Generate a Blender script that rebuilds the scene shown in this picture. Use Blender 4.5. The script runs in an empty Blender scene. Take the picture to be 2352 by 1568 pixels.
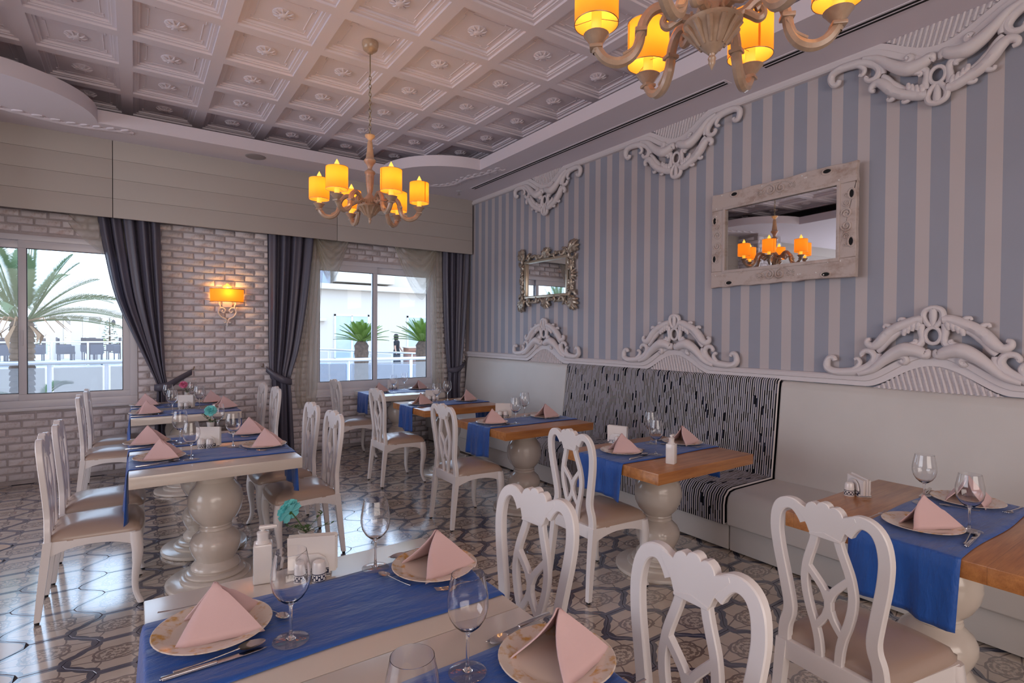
import bpy, bmesh, math, random
from mathutils import Vector, Matrix
random.seed(7)
SC = bpy.context.scene
COL = SC.collection
PI = math.pi
sin, cos, R = math.sin, math.cos, math.radians

# ---------------------------------------------------------------- camera
cam = bpy.data.cameras.new('camera'); camo = bpy.data.objects.new('camera', cam); COL.objects.link(camo)
cam.sensor_fit = 'HORIZONTAL'; cam.sensor_width = 36.0
cam.lens = 1244.976 * 36.0 / 2352.0
cam.clip_start = 0.05; cam.clip_end = 300
def cam_basis(yaw, pitch, roll):
    f = Vector((sin(yaw), cos(yaw), 0)); r = Vector((cos(yaw), -sin(yaw), 0)); u = Vector((0, 0, 1))
    f2 = f * cos(pitch) + u * sin(pitch); u2 = u * cos(pitch) - f * sin(pitch)
    r3 = r * cos(roll) + u2 * sin(roll); u3 = u2 * cos(roll) - r * sin(roll)
    return r3, u3, f2
cr, cu, cf = cam_basis(R(34.84317), R(-0.8460), R(0.37271))
camo.matrix_world = Matrix(((cr.x, cu.x, -cf.x, 0), (cr.y, cu.y, -cf.y, 0), (cr.z, cu.z, -cf.z, 1.5), (0, 0, 0, 1)))
SC.camera = camo

# ---------------------------------------------------------------- world, lights, exposure
SC.view_settings.view_transform = 'Standard'
SC.view_settings.look = 'None'
SC.view_settings.gamma = 1.0
SC.view_settings.use_curve_mapping = False
SC.view_settings.exposure = 0.56
SC.cycles.max_bounces = 10
SC.cycles.diffuse_bounces = 4
SC.cycles.glossy_bounces = 4
SC.cycles.transmission_bounces = 8
SC.cycles.transparent_max_bounces = 12
SC.cycles.caustics_reflective = False
SC.cycles.caustics_refractive = False
SC.cycles.sample_clamp_indirect = 4.0
SC.cycles.use_denoising = True
W = bpy.data.worlds.new('world'); SC.world = W; W.use_nodes = True
wn = W.node_tree; bg = wn.nodes['Background']
tc = wn.nodes.new('ShaderNodeTexCoord'); sep = wn.nodes.new('ShaderNodeSeparateXYZ')
wn.links.new(tc.outputs['Generated'], sep.inputs[0])
rmp = wn.nodes.new('ShaderNodeValToRGB')
rmp.color_ramp.elements[0].position = 0.0; rmp.color_ramp.elements[0].color = (0.66, 0.79, 1.0, 1)
rmp.color_ramp.elements[1].position = 0.6; rmp.color_ramp.elements[1].color = (0.58, 0.74, 1.0, 1)
wn.links.new(sep.outputs[2], rmp.inputs[0]); wn.links.new(rmp.outputs[0], bg.inputs[0])
bg.inputs[1].default_value = 2.9

def area_light(name, loc, rot, sx, sy, power, color):
    l = bpy.data.lights.new(name, 'AREA'); l.shape = 'RECTANGLE'; l.size = sx; l.size_y = sy
    l.energy = power; l.color = color
    o = bpy.data.objects.new(name, l); COL.objects.link(o); o.location = loc; o.rotation_euler = rot
    return o
# added fill lights out of view; no windows are built behind them
area_light('left_fill_light', (-5.8, 3.9, 1.7), (0, R(-90), 0), 2.2, 6.0, 120, (0.84, 0.88, 1.0))
area_light('rear_fill_light', (-0.6, -4.7, 1.9), (R(90), 0, 0), 6.0, 2.4, 120, (1.0, 0.88, 0.80))

# ---------------------------------------------------------------- material helpers
class N:
    """tiny node expression builder"""
    def __init__(s, nt, sock): s.nt = nt; s.k = sock
    def _m(s, op, b=None, c=None, rev=False):
        n = s.nt.nodes.new('ShaderNodeMath'); n.operation = op
        ins = [s, b, c] if not rev else [b, s, c]
        for i, v in enumerate(ins):
            if v is None: continue
            if isinstance(v, N): s.nt.links.new(v.k, n.inputs[i])
            else: n.inputs[i].default_value = v
        return N(s.nt, n.outputs[0])
    def __add__(s, o): return s._m('ADD', o)
    __radd__ = __add__
    def __sub__(s, o): return s._m('SUBTRACT', o)
    def __rsub__(s, o): return s._m('SUBTRACT', o, rev=True)
    def __mul__(s, o): return s._m('MULTIPLY', o)
    __rmul__ = __mul__
    def __truediv__(s, o): return s._m('DIVIDE', o)
    def __pow__(s, o): return s._m('POWER', o)
    def abs(s): return s._m('ABSOLUTE')
    def sin(s): return s._m('SINE')
    def cos(s): return s._m('COSINE')
    def lt(s, o): return s._m('LESS_THAN', o)
    def gt(s, o): return s._m('GREATER_THAN', o)
    def min(s, o): return s._m('MINIMUM', o)
    def max(s, o): return s._m('MAXIMUM', o)
    def fract(s): return s._m('FRACT')
    def floor(s): return s._m('FLOOR')
    def atan2(s, o): return s._m('ARCTAN2', o)
    def clamp(s):
        n = s.nt.nodes.new('ShaderNodeClamp'); s.nt.links.new(s.k, n.inputs[0]); return N(s.nt, n.outputs[0])
def lin(c):
    def f(v):
        v /= 255.0
        return v / 12.92 if v <= 0.04045 else ((v + 0.055) / 1.055) ** 2.4
    return (f(c[0]), f(c[1]), f(c[2]), 1.0)
def mixc(nt, fac, a, b):
    n = nt.nodes.new('ShaderNodeMix'); n.data_type = 'RGBA'
    if isinstance(fac, N): nt.links.new(fac.k, n.inputs[0])
    else: n.inputs[0].default_value = fac
    for i, v in ((6, a), (7, b)):
        if hasattr(v, 'is_linked') or isinstance(v, bpy.types.NodeSocket): nt.links.new(v, n.inputs[i])
        else: n.inputs[i].default_value = v
    return n.outputs[2]
def coords(nt, kind='Object'):
    t = nt.nodes.new('ShaderNodeTexCoord'); s = nt.nodes.new('ShaderNodeSeparateXYZ')
    nt.links.new(t.outputs[kind], s.inputs[0])
    return t.outputs[kind], N(nt, s.outputs[0]), N(nt, s.outputs[1]), N(nt, s.outputs[2])
def noise(nt, vec, scale, detail=3, rough=0.5, stretch=None):
    if stretch:
        m = nt.nodes.new('ShaderNodeMapping'); m.inputs['Scale'].default_value = stretch
        nt.links.new(vec, m.inputs[0]); vec = m.outputs[0]
    n = nt.nodes.new('ShaderNodeTexNoise'); n.inputs['Scale'].default_value = scale
    n.inputs['Detail'].default_value = detail; n.inputs['Roughness'].default_value = rough
    nt.links.new(vec, n.inputs['Vector']); return N(nt, n.outputs[0])
def mat(name, color=(200, 200, 200), rough=0.5, metal=0.0, spec=0.5, coat=0.0, bump=None, vary=None, build=None):
    m = bpy.data.materials.new(name); m.use_nodes = True; nt = m.node_tree
    b = nt.nodes['Principled BSDF']
    c = lin(color) if max(color[:3]) > 1.0 else tuple(color[:3]) + (1,)
    b.inputs['Base Color'].default_value = c
    b.inputs['Roughness'].default_value = rough; b.inputs['Metallic'].default_value = metal
    b.inputs['Specular IOR Level'].default_value = spec
    b.inputs['Coat Weight'].default_value = coat; b.inputs['Coat IOR'].default_value = 1.85 if coat == 1.0 else 1.5; b.inputs['Coat Roughness'].default_value = 0.12
    t = nt.nodes.new('ShaderNodeTexCoord'); vec = t.outputs['Object']
    if vary:   # (scale, second colour, strength)
        n = noise(nt, vec, vary[0], 4)
        f = ((n - 0.5) * vary[2] * 2 + 0.5).clamp() if vary[2] > 0.5 else n * vary[2] * 2
        nt.links.new(mixc(nt, f, c, lin(vary[1])), b.inputs['Base Color'])
    if bump:   # (scale, strength)
        n = noise(nt, vec, bump[0], 4, 0.6)
        bp = nt.nodes.new('ShaderNodeBump'); bp.inputs['Strength'].default_value = bump[1]; bp.inputs['Distance'].default_value = 0.01
        nt.links.new(n.k, bp.inputs['Height']); nt.links.new(bp.outputs[0], b.inputs['Normal'])
    if build: build(nt, b, vec)
    return m
def emis(b, color, strength):
    b.inputs['Emission Color'].default_value = lin(color); b.inputs['Emission Strength'].default_value = strength

# ---------------------------------------------------------------- mesh helpers
def catmull(pts, n=6):
    P = [Vector(p) for p in pts]; out = []
    for i in range(len(P) - 1):
        p0 = P[max(i - 1, 0)]; p1 = P[i]; p2 = P[i + 1]; p3 = P[min(i + 2, len(P) - 1)]
        for k in range(n):
            t = k / n
            out.append(0.5 * ((2 * p1) + (p2 - p0) * t + (2 * p0 - 5 * p1 + 4 * p2 - p3) * t * t + (3 * p1 - p0 - 3 * p2 + p3) * t ** 3))
    out.append(P[-1]); return out
class MB:
    def __init__(s): s.v = []; s.f = []
    def add(s, vs, fs):
        o = len(s.v); s.v += [tuple(x) for x in vs]; s.f += [tuple(i + o for i in f) for f in fs]; return s
    def box(s, x0, x1, y0, y1, z0, z1, b=0.0):
        if x0 > x1: x0, x1 = x1, x0
        if y0 > y1: y0, y1 = y1, y0
        if z0 > z1: z0, z1 = z1, z0
        if b <= 0:
            return s.add([(x, y, z) for x in (x0, x1) for y in (y0, y1) for z in (z0, z1)],
                         [(0, 1, 3, 2), (4, 6, 7, 5), (0, 4, 5, 1), (2, 3, 7, 6), (0, 2, 6, 4), (1, 5, 7, 3)])
        b = min(b, (x1 - x0) / 2.01, (y1 - y0) / 2.01, (z1 - z0) / 2.01)
        bm = bmesh.new(); r = bmesh.ops.create_cube(bm, size=1)
        for v in bm.verts: v.co = Vector(((x0 + x1) / 2 + v.co.x * (x1 - x0), (y0 + y1) / 2 + v.co.y * (y1 - y0), (z0 + z1) / 2 + v.co.z * (z1 - z0)))
        bmesh.ops.bevel(bm, geom=list(bm.edges), offset=b, segments=2, profile=0.6, affect='EDGES')
        return s.bm(bm)
    def bm(s, bm, mtx=None):
        bm.verts.index_update(); o = len(s.v)
        for v in bm.verts: s.v.append(tuple(mtx @ v.co if mtx else v.co))
        for f in bm.faces: s.f.append(tuple(v.index + o for v in f.verts))
        bm.free(); return s
    def lathe(s, prof, n=20, c=(0, 0, 0), a0=0.0, a1=2 * PI, mtx=None):
        full = abs(a1 - a0 - 2 * PI) < 1e-6; m = n if full else n + 1; vs = []
        for (r, z) in prof:
            for k in range(m):
                a = a0 + (a1 - a0) * k / n; vs.append(Vector((r * cos(a), r * sin(a), z)))
        fs = []
        for i in range(len(prof) - 1):
            for k in range(n if full else n):
                k2 = (k + 1) % m if full else k + 1
                fs.append((i * m + k, i * m + k2, (i + 1) * m + k2, (i + 1) * m + k))
        if mtx: vs = [mtx @ v for v in vs]
        return s.add([v + Vector(c) for v in vs], fs)
    def tube(s, pts, rad, n=8, flat=None, cap=True, up=None):
        """pts list of vectors, rad number or list; flat = (axis vector, scale) squeezes the section along an axis"""
        P = [Vector(p) for p in pts]; m = len(P)
        if not hasattr(rad, '__len__'): rad = [rad] * m
        t0 = (P[1] - P[0]).normalized()
        nrm = Vector(up) if up else (Vector((0, 0, 1)) if abs(t0.z) < 0.9 else Vector((1, 0, 0)))
        nrm = (nrm - t0 * nrm.dot(t0)).normalized(); vs = []; fs = []
        for i, p in enumerate(P):
            t = (P[min(i + 1, m - 1)] - P[max(i - 1, 0)])
            t = t.normalized() if t.length > 1e-9 else t0
            nrm = nrm - t * nrm.dot(t)
            nrm = nrm.normalized() if nrm.length > 1e-6 else t.orthogonal().normalized()
            bn = t.cross(nrm)
            for k in range(n):
                a = 2 * PI * k / n; d = nrm * cos(a) * rad[i] + bn * sin(a) * rad[i]
                if flat:
                    ax = Vector(flat[0]); d += ax * ax.dot(d) * (flat[1] - 1)
                vs.append(p + d)
        for i in range(m - 1):
            for k in range(n):
                fs.append((i * n + k, i * n + (k + 1) % n, (i + 1) * n + (k + 1) % n, (i + 1) * n + k))
        if cap: fs.append(tuple(range(n - 1, -1, -1))); fs.append(tuple((m - 1) * n + k for k in range(n)))
        return s.add(vs, fs)
    def ribbon(s, pts, hw, fx, t=0.014, ch=0.004):
        """pts 2D (y,z) path in the plane of a chair back; hw half widths; fx(z) x offset; t half thickness"""
        P = [Vector(p) for p in pts]; m = len(P)
        if not hasattr(hw, '__len__'): hw = [hw] * m
        vs = []; fs = []
        for i, p in enumerate(P):
            d = (P[min(i + 1, m - 1)] - P[max(i - 1, 0)]).normalized(); nn = Vector((-d.y, d.x)); w = hw[i]
            for (a, b) in ((w, t - ch), (w - ch, t), (-w + ch, t), (-w, t - ch), (-w, -t + ch), (-w + ch, -t), (w - ch, -t), (w, -t + ch)):
                q = p + nn * a; vs.append((fx(q.y) + b, q.x, q.y))
        for i in range(m - 1):
            for k in range(8): fs.append((i * 8 + k, i * 8 + (k + 1) % 8, (i + 1) * 8 + (k + 1) % 8, (i + 1) * 8 + k))
        fs.append(tuple(range(7, -1, -1))); fs.append(tuple((m - 1) * 8 + k for k in range(8)))
        return s.add(vs, fs)
    def prism(s, out, fn, t0, t1, ch=0.0):
        """extrude a 2D outline (a,b): fn(a,b,t) -> point"""
        n = len(out); vs = []; fs = []
        if ch > 0:
            P = [Vector(p) for p in out]; ins = []
            if sum(P[i - 1].x * P[i].y - P[i].x * P[i - 1].y for i in range(n)) < 0: ch2 = -ch
            else: ch2 = ch
            for i in range(n):
                d = (P[(i + 1) % n] - P[i - 1]); d = d.normalized() if d.length > 0 else Vector((1, 0))
                ins.append(P[i] + Vector((-d.y, d.x)) * ch2)
            rings = [(ins, t0), (out, t0 + ch), (out, t1 - ch), (ins, t1)]
        else: rings = [(out, t0), (out, t1)]
        for (o, t) in rings:
            for p in o: vs.append(fn(p[0], p[1], t))
        for j in range(len(rings) - 1):
            for i in range(n): fs.append((j * n + i, j * n + (i + 1) % n, (j + 1) * n + (i + 1) % n, (j + 1) * n + i))
        fs.append(tuple(range(n - 1, -1, -1))); fs.append(tuple((len(rings) - 1) * n + i for i in range(n)))
        return s.add(vs, fs)
    def grid(s, fn, nu, nv, closed_u=False):
        vs = [fn(u / nu, v / nv) for v in range(nv + 1) for u in range(nu + 1)]; k = nu + 1
        return s.add(vs, [(v * k + u, v * k + u + 1, (v + 1) * k + u + 1, (v + 1) * k + u) for v in range(nv) for u in range(nu)])
    def mesh(s, name, m, smooth=True, ang=40):
        me = bpy.data.meshes.new(name); me.from_pydata(s.v, [], s.f)
        if m: me.materials.append(m)
        bm = bmesh.new(); bm.from_mesh(me); bmesh.ops.recalc_face_normals(bm, faces=bm.faces); bm.to_mesh(me); bm.free()
        if smooth:
            me.shade_smooth()
            try: me.set_sharp_from_angle(angle=R(ang))
            except Exception: pass
        me.update(); return me
    def build(s, name, m, parent=None, loc=None, rot=None, smooth=True, ang=40):
        return link(name, s.mesh(name, m, smooth, ang), parent, loc, rot)
def link(name, me, parent=None, loc=None, rot=None):
    o = bpy.data.objects.new(name, me); COL.objects.link(o)
    if parent: o.parent = parent
    if loc: o.location = loc
    if rot: o.rotation_euler = rot
    return o
def empty(name, loc=(0, 0, 0), rz=0.0):
    o = bpy.data.objects.new(name, None); COL.objects.link(o); o.location = loc; o.rotation_euler = (0, 0, rz)
    o.empty_display_size = 0.1; return o
def tag(o, label, cat, group=None):
    o['label'] = label; o['category'] = cat
    if group: o['group'] = group
    return o
def struct(o): o['kind'] = 'structure'; return o
def solid(o, t, off=-1):
    md = o.modifiers.new('thick', 'SOLIDIFY'); md.thickness = t; md.offset = off; return o
def copy_tree(o, parent=None, loc=None, rz=None):
    c = o.copy(); COL.objects.link(c); c.parent = parent
    if loc is not None: c.location = loc
    if rz is not None: c.rotation_euler = (0, 0, rz)
    for ch in KIDS.get(o.name, []):
        k = copy_tree(ch, c)
    return c
KIDS = {}
def reg(o):
    """remember the children of a prototype once it is complete"""
    for x in list(bpy.data.objects):
        if x.parent: KIDS.setdefault(x.parent.name, [])
    KIDS.clear()
    for x in bpy.data.objects:
        if x.parent: KIDS.setdefault(x.parent.name, []).append(x)
    return o

# ---------------------------------------------------------------- materials
M = {}
M['white_paint'] = mat('white_paint', (225, 222, 222), 0.32, spec=0.5, coat=0.25, bump=(90, 0.02))
M['chair_white'] = mat('chair_white', (232, 228, 228), 0.35, spec=0.5, coat=0.2)
M['table_white'] = mat('table_white', (214, 204, 194), 0.22, coat=0.4)
M['plaster'] = mat('plaster', (226, 218, 226), 0.6, bump=(60, 0.06))
M['ornament'] = mat('ornament', (218, 211, 213), 0.45, bump=(80, 0.05))
M['panel_wall'] = mat('panel_wall', (184, 177, 171), 0.5)
M['pvc'] = mat('pvc', (222, 222, 230), 0.3)
M['pvc_gasket'] = mat('pvc_gasket', (28, 32, 44), 0.5)
M['mortar'] = mat('mortar', (214, 206, 210), 0.9, bump=(45, 0.5), vary=(6, (160, 150, 150), 0.5))
M['leather'] = mat('leather', (172, 150, 136), 0.30, spec=0.6, coat=0.25, bump=(220, 0.06))
M['napkin'] = mat('napkin', (220, 188, 188), 0.85, bump=(700, 0.12))
M['plate'] = mat('plate', (226, 214, 200), 0.15, coat=0.4)
M['steel'] = mat('steel', (205, 200, 198), 0.16, metal=1.0)
M['china'] = mat('china', (228, 224, 222), 0.2, coat=0.4)
M['paper'] = mat('paper', (236, 230, 226), 0.85)
M['dark_foot'] = mat('dark_foot', (20, 20, 22), 0.5)
M['chain'] = mat('chain', (150, 140, 118), 0.35, metal=0.8)
M['tie_metal'] = mat('tie_metal', (150, 138, 125), 0.35, metal=0.9)
M['mirror'] = mat('mirror', (235, 238, 240), 0.015, metal=1.0)
M['dark'] = mat('dark', (10, 10, 12), 0.8)
M['leaf_green'] = mat('leaf_green', (60, 92, 42), 0.55)
M['petal_teal'] = mat('petal_teal', (120, 212, 214), 0.7)
M['petal_pink'] = mat('petal_pink', (222, 120, 160), 0.7)
M['sensor'] = mat('sensor', (150, 145, 150), 0.4)
M['ch_ivory'] = mat('ch_ivory', (196, 172, 148), 0.3, coat=0.35, bump=(60, 0.12), vary=(30, (150, 125, 105), 0.5))

def b_brick(nt, b, vec):
    oi = nt.nodes.new('ShaderNodeObjectInfo'); rnd = N(nt, oi.outputs['Random'])
    n1 = noise(nt, vec, 22, 5, 0.7); n2 = noise(nt, vec, 7, 3)
    c1 = mixc(nt, rnd, lin((222, 216, 222)), lin((234, 228, 232)))
    c2 = mixc(nt, ((n1 - 0.52) * 5).clamp(), c1, lin((194, 180, 180)))
    c3 = mixc(nt, ((n2 + rnd * 0.25 - 0.78) * 6).clamp(), c2, lin((196, 168, 160)))
    nt.links.new(c3, b.inputs['Base Color'])
    bp = nt.nodes.new('ShaderNodeBump'); bp.inputs['Strength'].default_value = 0.7; bp.inputs['Distance'].default_value = 0.006
    nt.links.new((n1 + n2).k, bp.inputs['Height']); nt.links.new(bp.outputs[0], b.inputs['Normal'])
M['brick'] = mat('brick', (215, 205, 203), 0.75, build=b_brick)

def b_stripe(nt, b, vec):
    _, x, y, z = coords(nt)
    f = ((y - 1.025 + 17.13) / 0.1713).fract()
    dark = f.lt(0.565)
    n = noise(nt, vec, 3, 3)
    a = mixc(nt, n, lin((155, 159, 174)), lin((148, 151, 164)))
    c = mixc(nt, n, lin((194, 186, 188)), lin((188, 179, 180)))
    nt.links.new(mixc(nt, dark, c, a), b.inputs['Base Color'])
M['stripes'] = mat('striped_wallpaper', rough=0.55, build=b_stripe)

def b_wood(nt, b, vec):
    _, x, y, z = coords(nt)
    n = noise(nt, vec, 2.2, 4, 0.6, stretch=(1.2, 14, 14))
    n2 = noise(nt, vec, 9, 3, 0.6, stretch=(1, 30, 30))
    c = mixc(nt, ((n - 0.35) * 2.4).clamp(), lin((196, 134, 76)), lin((152, 92, 46)))
    c = mixc(nt, ((n2 - 0.5) * 1.6).clamp(), c, lin((120, 70, 34)))
    st = ((y * 11.0 + 20).fract() - 0.5).abs().gt(0.49)
    c = mixc(nt, st * 0.5, c, lin((105, 62, 32)))
    nt.links.new(c, b.inputs['Base Color'])
M['wood'] = mat('oiled_wood', rough=0.3, coat=0.3, build=b_wood)

def b_fabric(nt, b, vec):
    v, x, y, z = coords(nt)
    k = (y * 112.0).floor()
    wn_ = nt.nodes.new('ShaderNodeTexWhiteNoise'); wn_.noise_dimensions = '2D'
    cmb = nt.nodes.new('ShaderNodeCombineXYZ'); nt.links.new(k.k, cmb.inputs[0])
    seg = ((x - z) * 16.0 + (k * 12.9898).sin() * 43.7).floor(); nt.links.new(seg.k, cmb.inputs[1])
    nt.links.new(cmb.outputs[0], wn_.inputs['Vector']); r = N(nt, wn_.outputs['Value'])
    odd = (k * 0.5).fract().gt(0.25)
    frac = (y * 112.0).fract()
    edge = (frac - 0.5).abs().lt(0.36)
    white = odd * edge * r.gt(0.045)
    grey = (1 - odd) * r.gt(0.45)
    c = mixc(nt, white, lin((20, 20, 28)), lin((220, 215, 214)))
    c = mixc(nt, grey, c, lin((92, 94, 112)))
    nt.links.new(c, b.inputs['Base Color'])
M['stripe_fabric'] = mat('stripe_fabric', rough=0.8, spec=0.2, build=b_fabric)
M['bench_vinyl'] = mat('bench_vinyl', (212, 208, 204), 0.42, spec=0.4, bump=(160, 0.05), vary=(2.5, (196, 192, 188), 0.5))
M['bench_piping'] = mat('bench_piping', (176, 158, 122), 0.7)

def b_cloth(nt, b, vec):
    n = noise(nt, vec, 9, 3, 0.55, stretch=(1, 3, 1))
    n2 = noise(nt, vec, 500, 2)
    bp = nt.nodes.new('ShaderNodeBump'); bp.inputs['Strength'].default_value = 0.45; bp.inputs['Distance'].default_value = 0.02
    nt.links.new((n + n2 * 0.06).k, bp.inputs['Height']); nt.links.new(bp.outputs[0], b.inputs['Normal'])
    b.inputs['Sheen Weight'].default_value = 0.2
M['runner'] = mat('runner_satin', (20, 84, 172), 0.42, spec=0.5, build=b_cloth)

def b_tile(nt, b, vec):
    v, x, y, z = coords(nt)
    ax = x.abs(); ay = y.abs()
    hw = (y * (2 * PI / 0.3)).cos() * 0.0645 + 0.1378
    d = (hw - ax).min(0.15 - ay)
    scal = (y * 62.0 + PI / 2).sin().abs() * 0.012
    sel = (hw - ax).lt(0.15 - ay)
    band = d.lt(scal * sel + 0.0185 + sel * 0.003)
    th = y.atan2(x); 
    q = ((ax / 0.086) ** 4 + (ay / 0.058) ** 4) ** 0.25
    wob = q + (x * 110).cos() * 0.03 + (y * 150).cos() * 0.03
    ring = (wob - 1.0).abs().lt(0.075)
    inside = wob.lt(0.94)
    q2 = ((ax / 0.086) ** 2 + (ay / 0.058) ** 2) ** 0.5
    oi = nt.nodes.new('ShaderNodeObjectInfo'); rnd = N(nt, oi.outputs['Random'])
    kk = (rnd * 3).floor() * 2 + 6
    pet = ((th * kk).sin() * 0.45 + (q2 * 15.0).cos() * 0.75)
    wv = noise(nt, v, 90, 2)
    orn = inside * (pet * 0.8 + (wv - 0.5) * 5.0).gt(0.0)
    outr = (1 - wob.lt(1.0))
    l1 = (ax - 0.062 - (ay - 0.055) * 0.25 + (y * 70).sin() * 0.005).abs().lt(0.0038) * ay.gt(0.05)
    l2 = (ay - 0.040 + (ax - 0.085) * 0.25).abs().lt(0.0034) * ax.gt(0.08)
    line = outr * l1.max(l2)
    cream = mixc(nt, noise(nt, v, 14, 3), lin((210, 196, 182)), lin((192, 177, 163)))
    c = mixc(nt, orn * 0.8, cream, lin((112, 96, 92)))
    c = mixc(nt, ring.max(line) * 0.85, c, lin((104, 90, 90)))
    dark = mixc(nt, ((d * 240).sin() * 0.5 + 0.5), lin((62, 63, 80)), lin((88, 90, 110)))
    c = mixc(nt, band, c, dark)
    nt.links.new(c, b.inputs['Base Color'])
    n = noise(nt, v, 26, 3)
    bp = nt.nodes.new('ShaderNodeBump'); bp.inputs['Strength'].default_value = 0.05; bp.inputs['Distance'].default_value = 0.004
    nt.links.new(n.k, bp.inputs['Height']); nt.links.new(bp.outputs[0], b.inputs['Normal'])
    r = n * 0.10 + 0.17
    nt.links.new(r.k, b.inputs['Roughness'])
M['tile'] = mat('patterned_tile', rough=0.24, spec=1.0, coat=1.0, build=b_tile)
def b_tile_far(nt, b, vec):
    # same pattern for joined tiles: tile-local coordinates from the world grid
    v, x, y, z = coords(nt)
    u = (x + 0.2085) / 0.2755; j = u.floor()
    odd = (j * 0.5).fract().gt(0.25)
    lx = (u - j - 0.5) * 0.2755
    s = (y - 3.866 + odd * 0.15) / 0.3; ly = (s.fract() - 0.5) * 0.3
    hw = (ly * (2 * PI / 0.3)).cos() * 0.0645
    # bulges belong to neighbours: approximate by distance to the wave and to the straight joint
    wave = (0.1378 + hw - lx.abs()).abs()
    band = wave.lt(0.019).max((0.15 - ly.abs()).lt(0.0165) * lx.abs().lt(0.09))
    q = ((lx.abs() / 0.094) ** 4 + (ly.abs() / 0.066) ** 4) ** 0.25
    orn = q.lt(1.04) * (noise(nt, v, 60, 2) + q.gt(0.9)).gt(0.5)
    c = mixc(nt, orn * 0.7, lin((205, 184, 163)), lin((112, 96, 92)))
    c = mixc(nt, band, c, lin((70, 74, 98)))
    nt.links.new(c, b.inputs['Base Color'])
M['tile_far'] = mat('patterned_tile_field', rough=0.2, spec=1.0, coat=0.6, build=b_tile_far)
M['grout'] = mat('grout', (60, 58, 64), 0.8)

def b_curtain(nt, b, vec):
    n = noise(nt, vec, 160, 2, stretch=(1, 1, 0.15))
    bp = nt.nodes.new('ShaderNodeBump'); bp.inputs['Strength'].default_value = 0.06
    nt.links.new(n.k, bp.inputs['Height']); nt.links.new(bp.outputs[0], b.inputs['Normal'])
    tl = nt.nodes.new('ShaderNodeBsdfTranslucent'); tl.inputs[0].default_value = lin((96, 98, 122))
    mx = nt.nodes.new('ShaderNodeMixShader'); mx.inputs[0].default_value = 0.12
    out = nt.nodes['Material Output']
    nt.links.new(b.outputs[0], mx.inputs[1]); nt.links.new(tl.outputs[0], mx.inputs[2]); nt.links.new(mx.outputs[0], out.inputs[0])
M['curtain'] = mat('grey_curtain', (96, 94, 110), 0.36, spec=0.5, build=b_curtain)
def b_sheer(nt, b, vec):
    tl = nt.nodes.new('ShaderNodeBsdfTranslucent'); tl.inputs[0].default_value = lin((236, 232, 222))
    df = nt.nodes.new('ShaderNodeBsdfDiffuse'); df.inputs[0].default_value = lin((226, 220, 206))
    tr = nt.nodes.new('ShaderNodeBsdfTransparent')
    m1 = nt.nodes.new('ShaderNodeMixShader'); m1.inputs[0].default_value = 0.5
    m2 = nt.nodes.new('ShaderNodeMixShader')
    lw = nt.nodes.new('ShaderNodeLayerWeight'); lw.inputs[0].default_value = 0.35
    f = (N(nt, lw.outputs[1]) * 0.55 + 0.36).clamp(); nt.links.new(f.k, m2.inputs[0])
    out = nt.nodes['Material Output']
    nt.links.new(tl.outputs[0], m1.inputs[1]); nt.links.new(df.outputs[0], m1.inputs[2])
    nt.links.new(tr.outputs[0], m2.inputs[1]); nt.links.new(m1.outputs[0], m2.inputs[2]); nt.links.new(m2.outputs[0], out.inputs[0])
M['sheer'] = mat('sheer', build=b_sheer)
def b_pane(nt, b, vec):
    gl = nt.nodes.new('ShaderNodeBsdfGlossy'); gl.inputs['Roughness'].default_value = 0.02
    tr = nt.nodes.new('ShaderNodeBsdfTransparent'); tr.inputs[0].default_value = (0.93, 0.96, 0.97, 1)
    mx = nt.nodes.new('ShaderNodeMixShader'); fr = nt.nodes.new('ShaderNodeFresnel'); fr.inputs[0].default_value = 1.4
    out = nt.nodes['Material Output']
    f = (N(nt, fr.outputs[0]) * 0.8).clamp(); nt.links.new(f.k, mx.inputs[0])
    nt.links.new(tr.outputs[0], mx.inputs[1]); nt.links.new(gl.outputs[0], mx.inputs[2]); nt.links.new(mx.outputs[0], out.inputs[0])
M['pane'] = mat('window_glass', build=b_pane)
def b_rail_glass(nt, b, vec):
    tr = nt.nodes.new('ShaderNodeBsdfTransparent'); tr.inputs[0].default_value = (0.80, 0.82, 0.85, 1)
    df = nt.nodes.new('ShaderNodeBsdfDiffuse'); df.inputs[0].default_value = lin((196, 192, 190))
    mx = nt.nodes.new('ShaderNodeMixShader'); mx.inputs[0].default_value = 0.30
    out = nt.nodes['Material Output']
    nt.links.new(tr.outputs[0], mx.inputs[1]); nt.links.new(df.outputs[0], mx.inputs[2]); nt.links.new(mx.outputs[0], out.inputs[0])
M['rail_glass'] = mat('railing_glass', build=b_rail_glass)
def b_glass(nt, b, vec):
    b.inputs['Transmission Weight'].default_value = 1.0; b.inputs['IOR'].default_value = 1.45
M['glass'] = mat('blown_glass', (252, 252, 253), 0.0, build=b_glass)
def b_clear(nt, b, vec):
    tr = nt.nodes.new('ShaderNodeBsdfTransparent'); tr.inputs[0].default_value = (0.90, 0.94, 0.98, 1)
    df = nt.nodes.new('ShaderNodeBsdfDiffuse'); df.inputs[0].default_value = lin((190, 200, 220))
    mx = nt.nodes.new('ShaderNodeMixShader'); mx.inputs[0].default_value = 0.06
    out = nt.nodes['Material Output']
    nt.links.new(tr.outputs[0], mx.inputs[1]); nt.links.new(df.outputs[0], mx.inputs[2]); nt.links.new(mx.outputs[0], out.inputs[0])
M['clear_panel'] = mat('clear_panel', build=b_clear)
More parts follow.
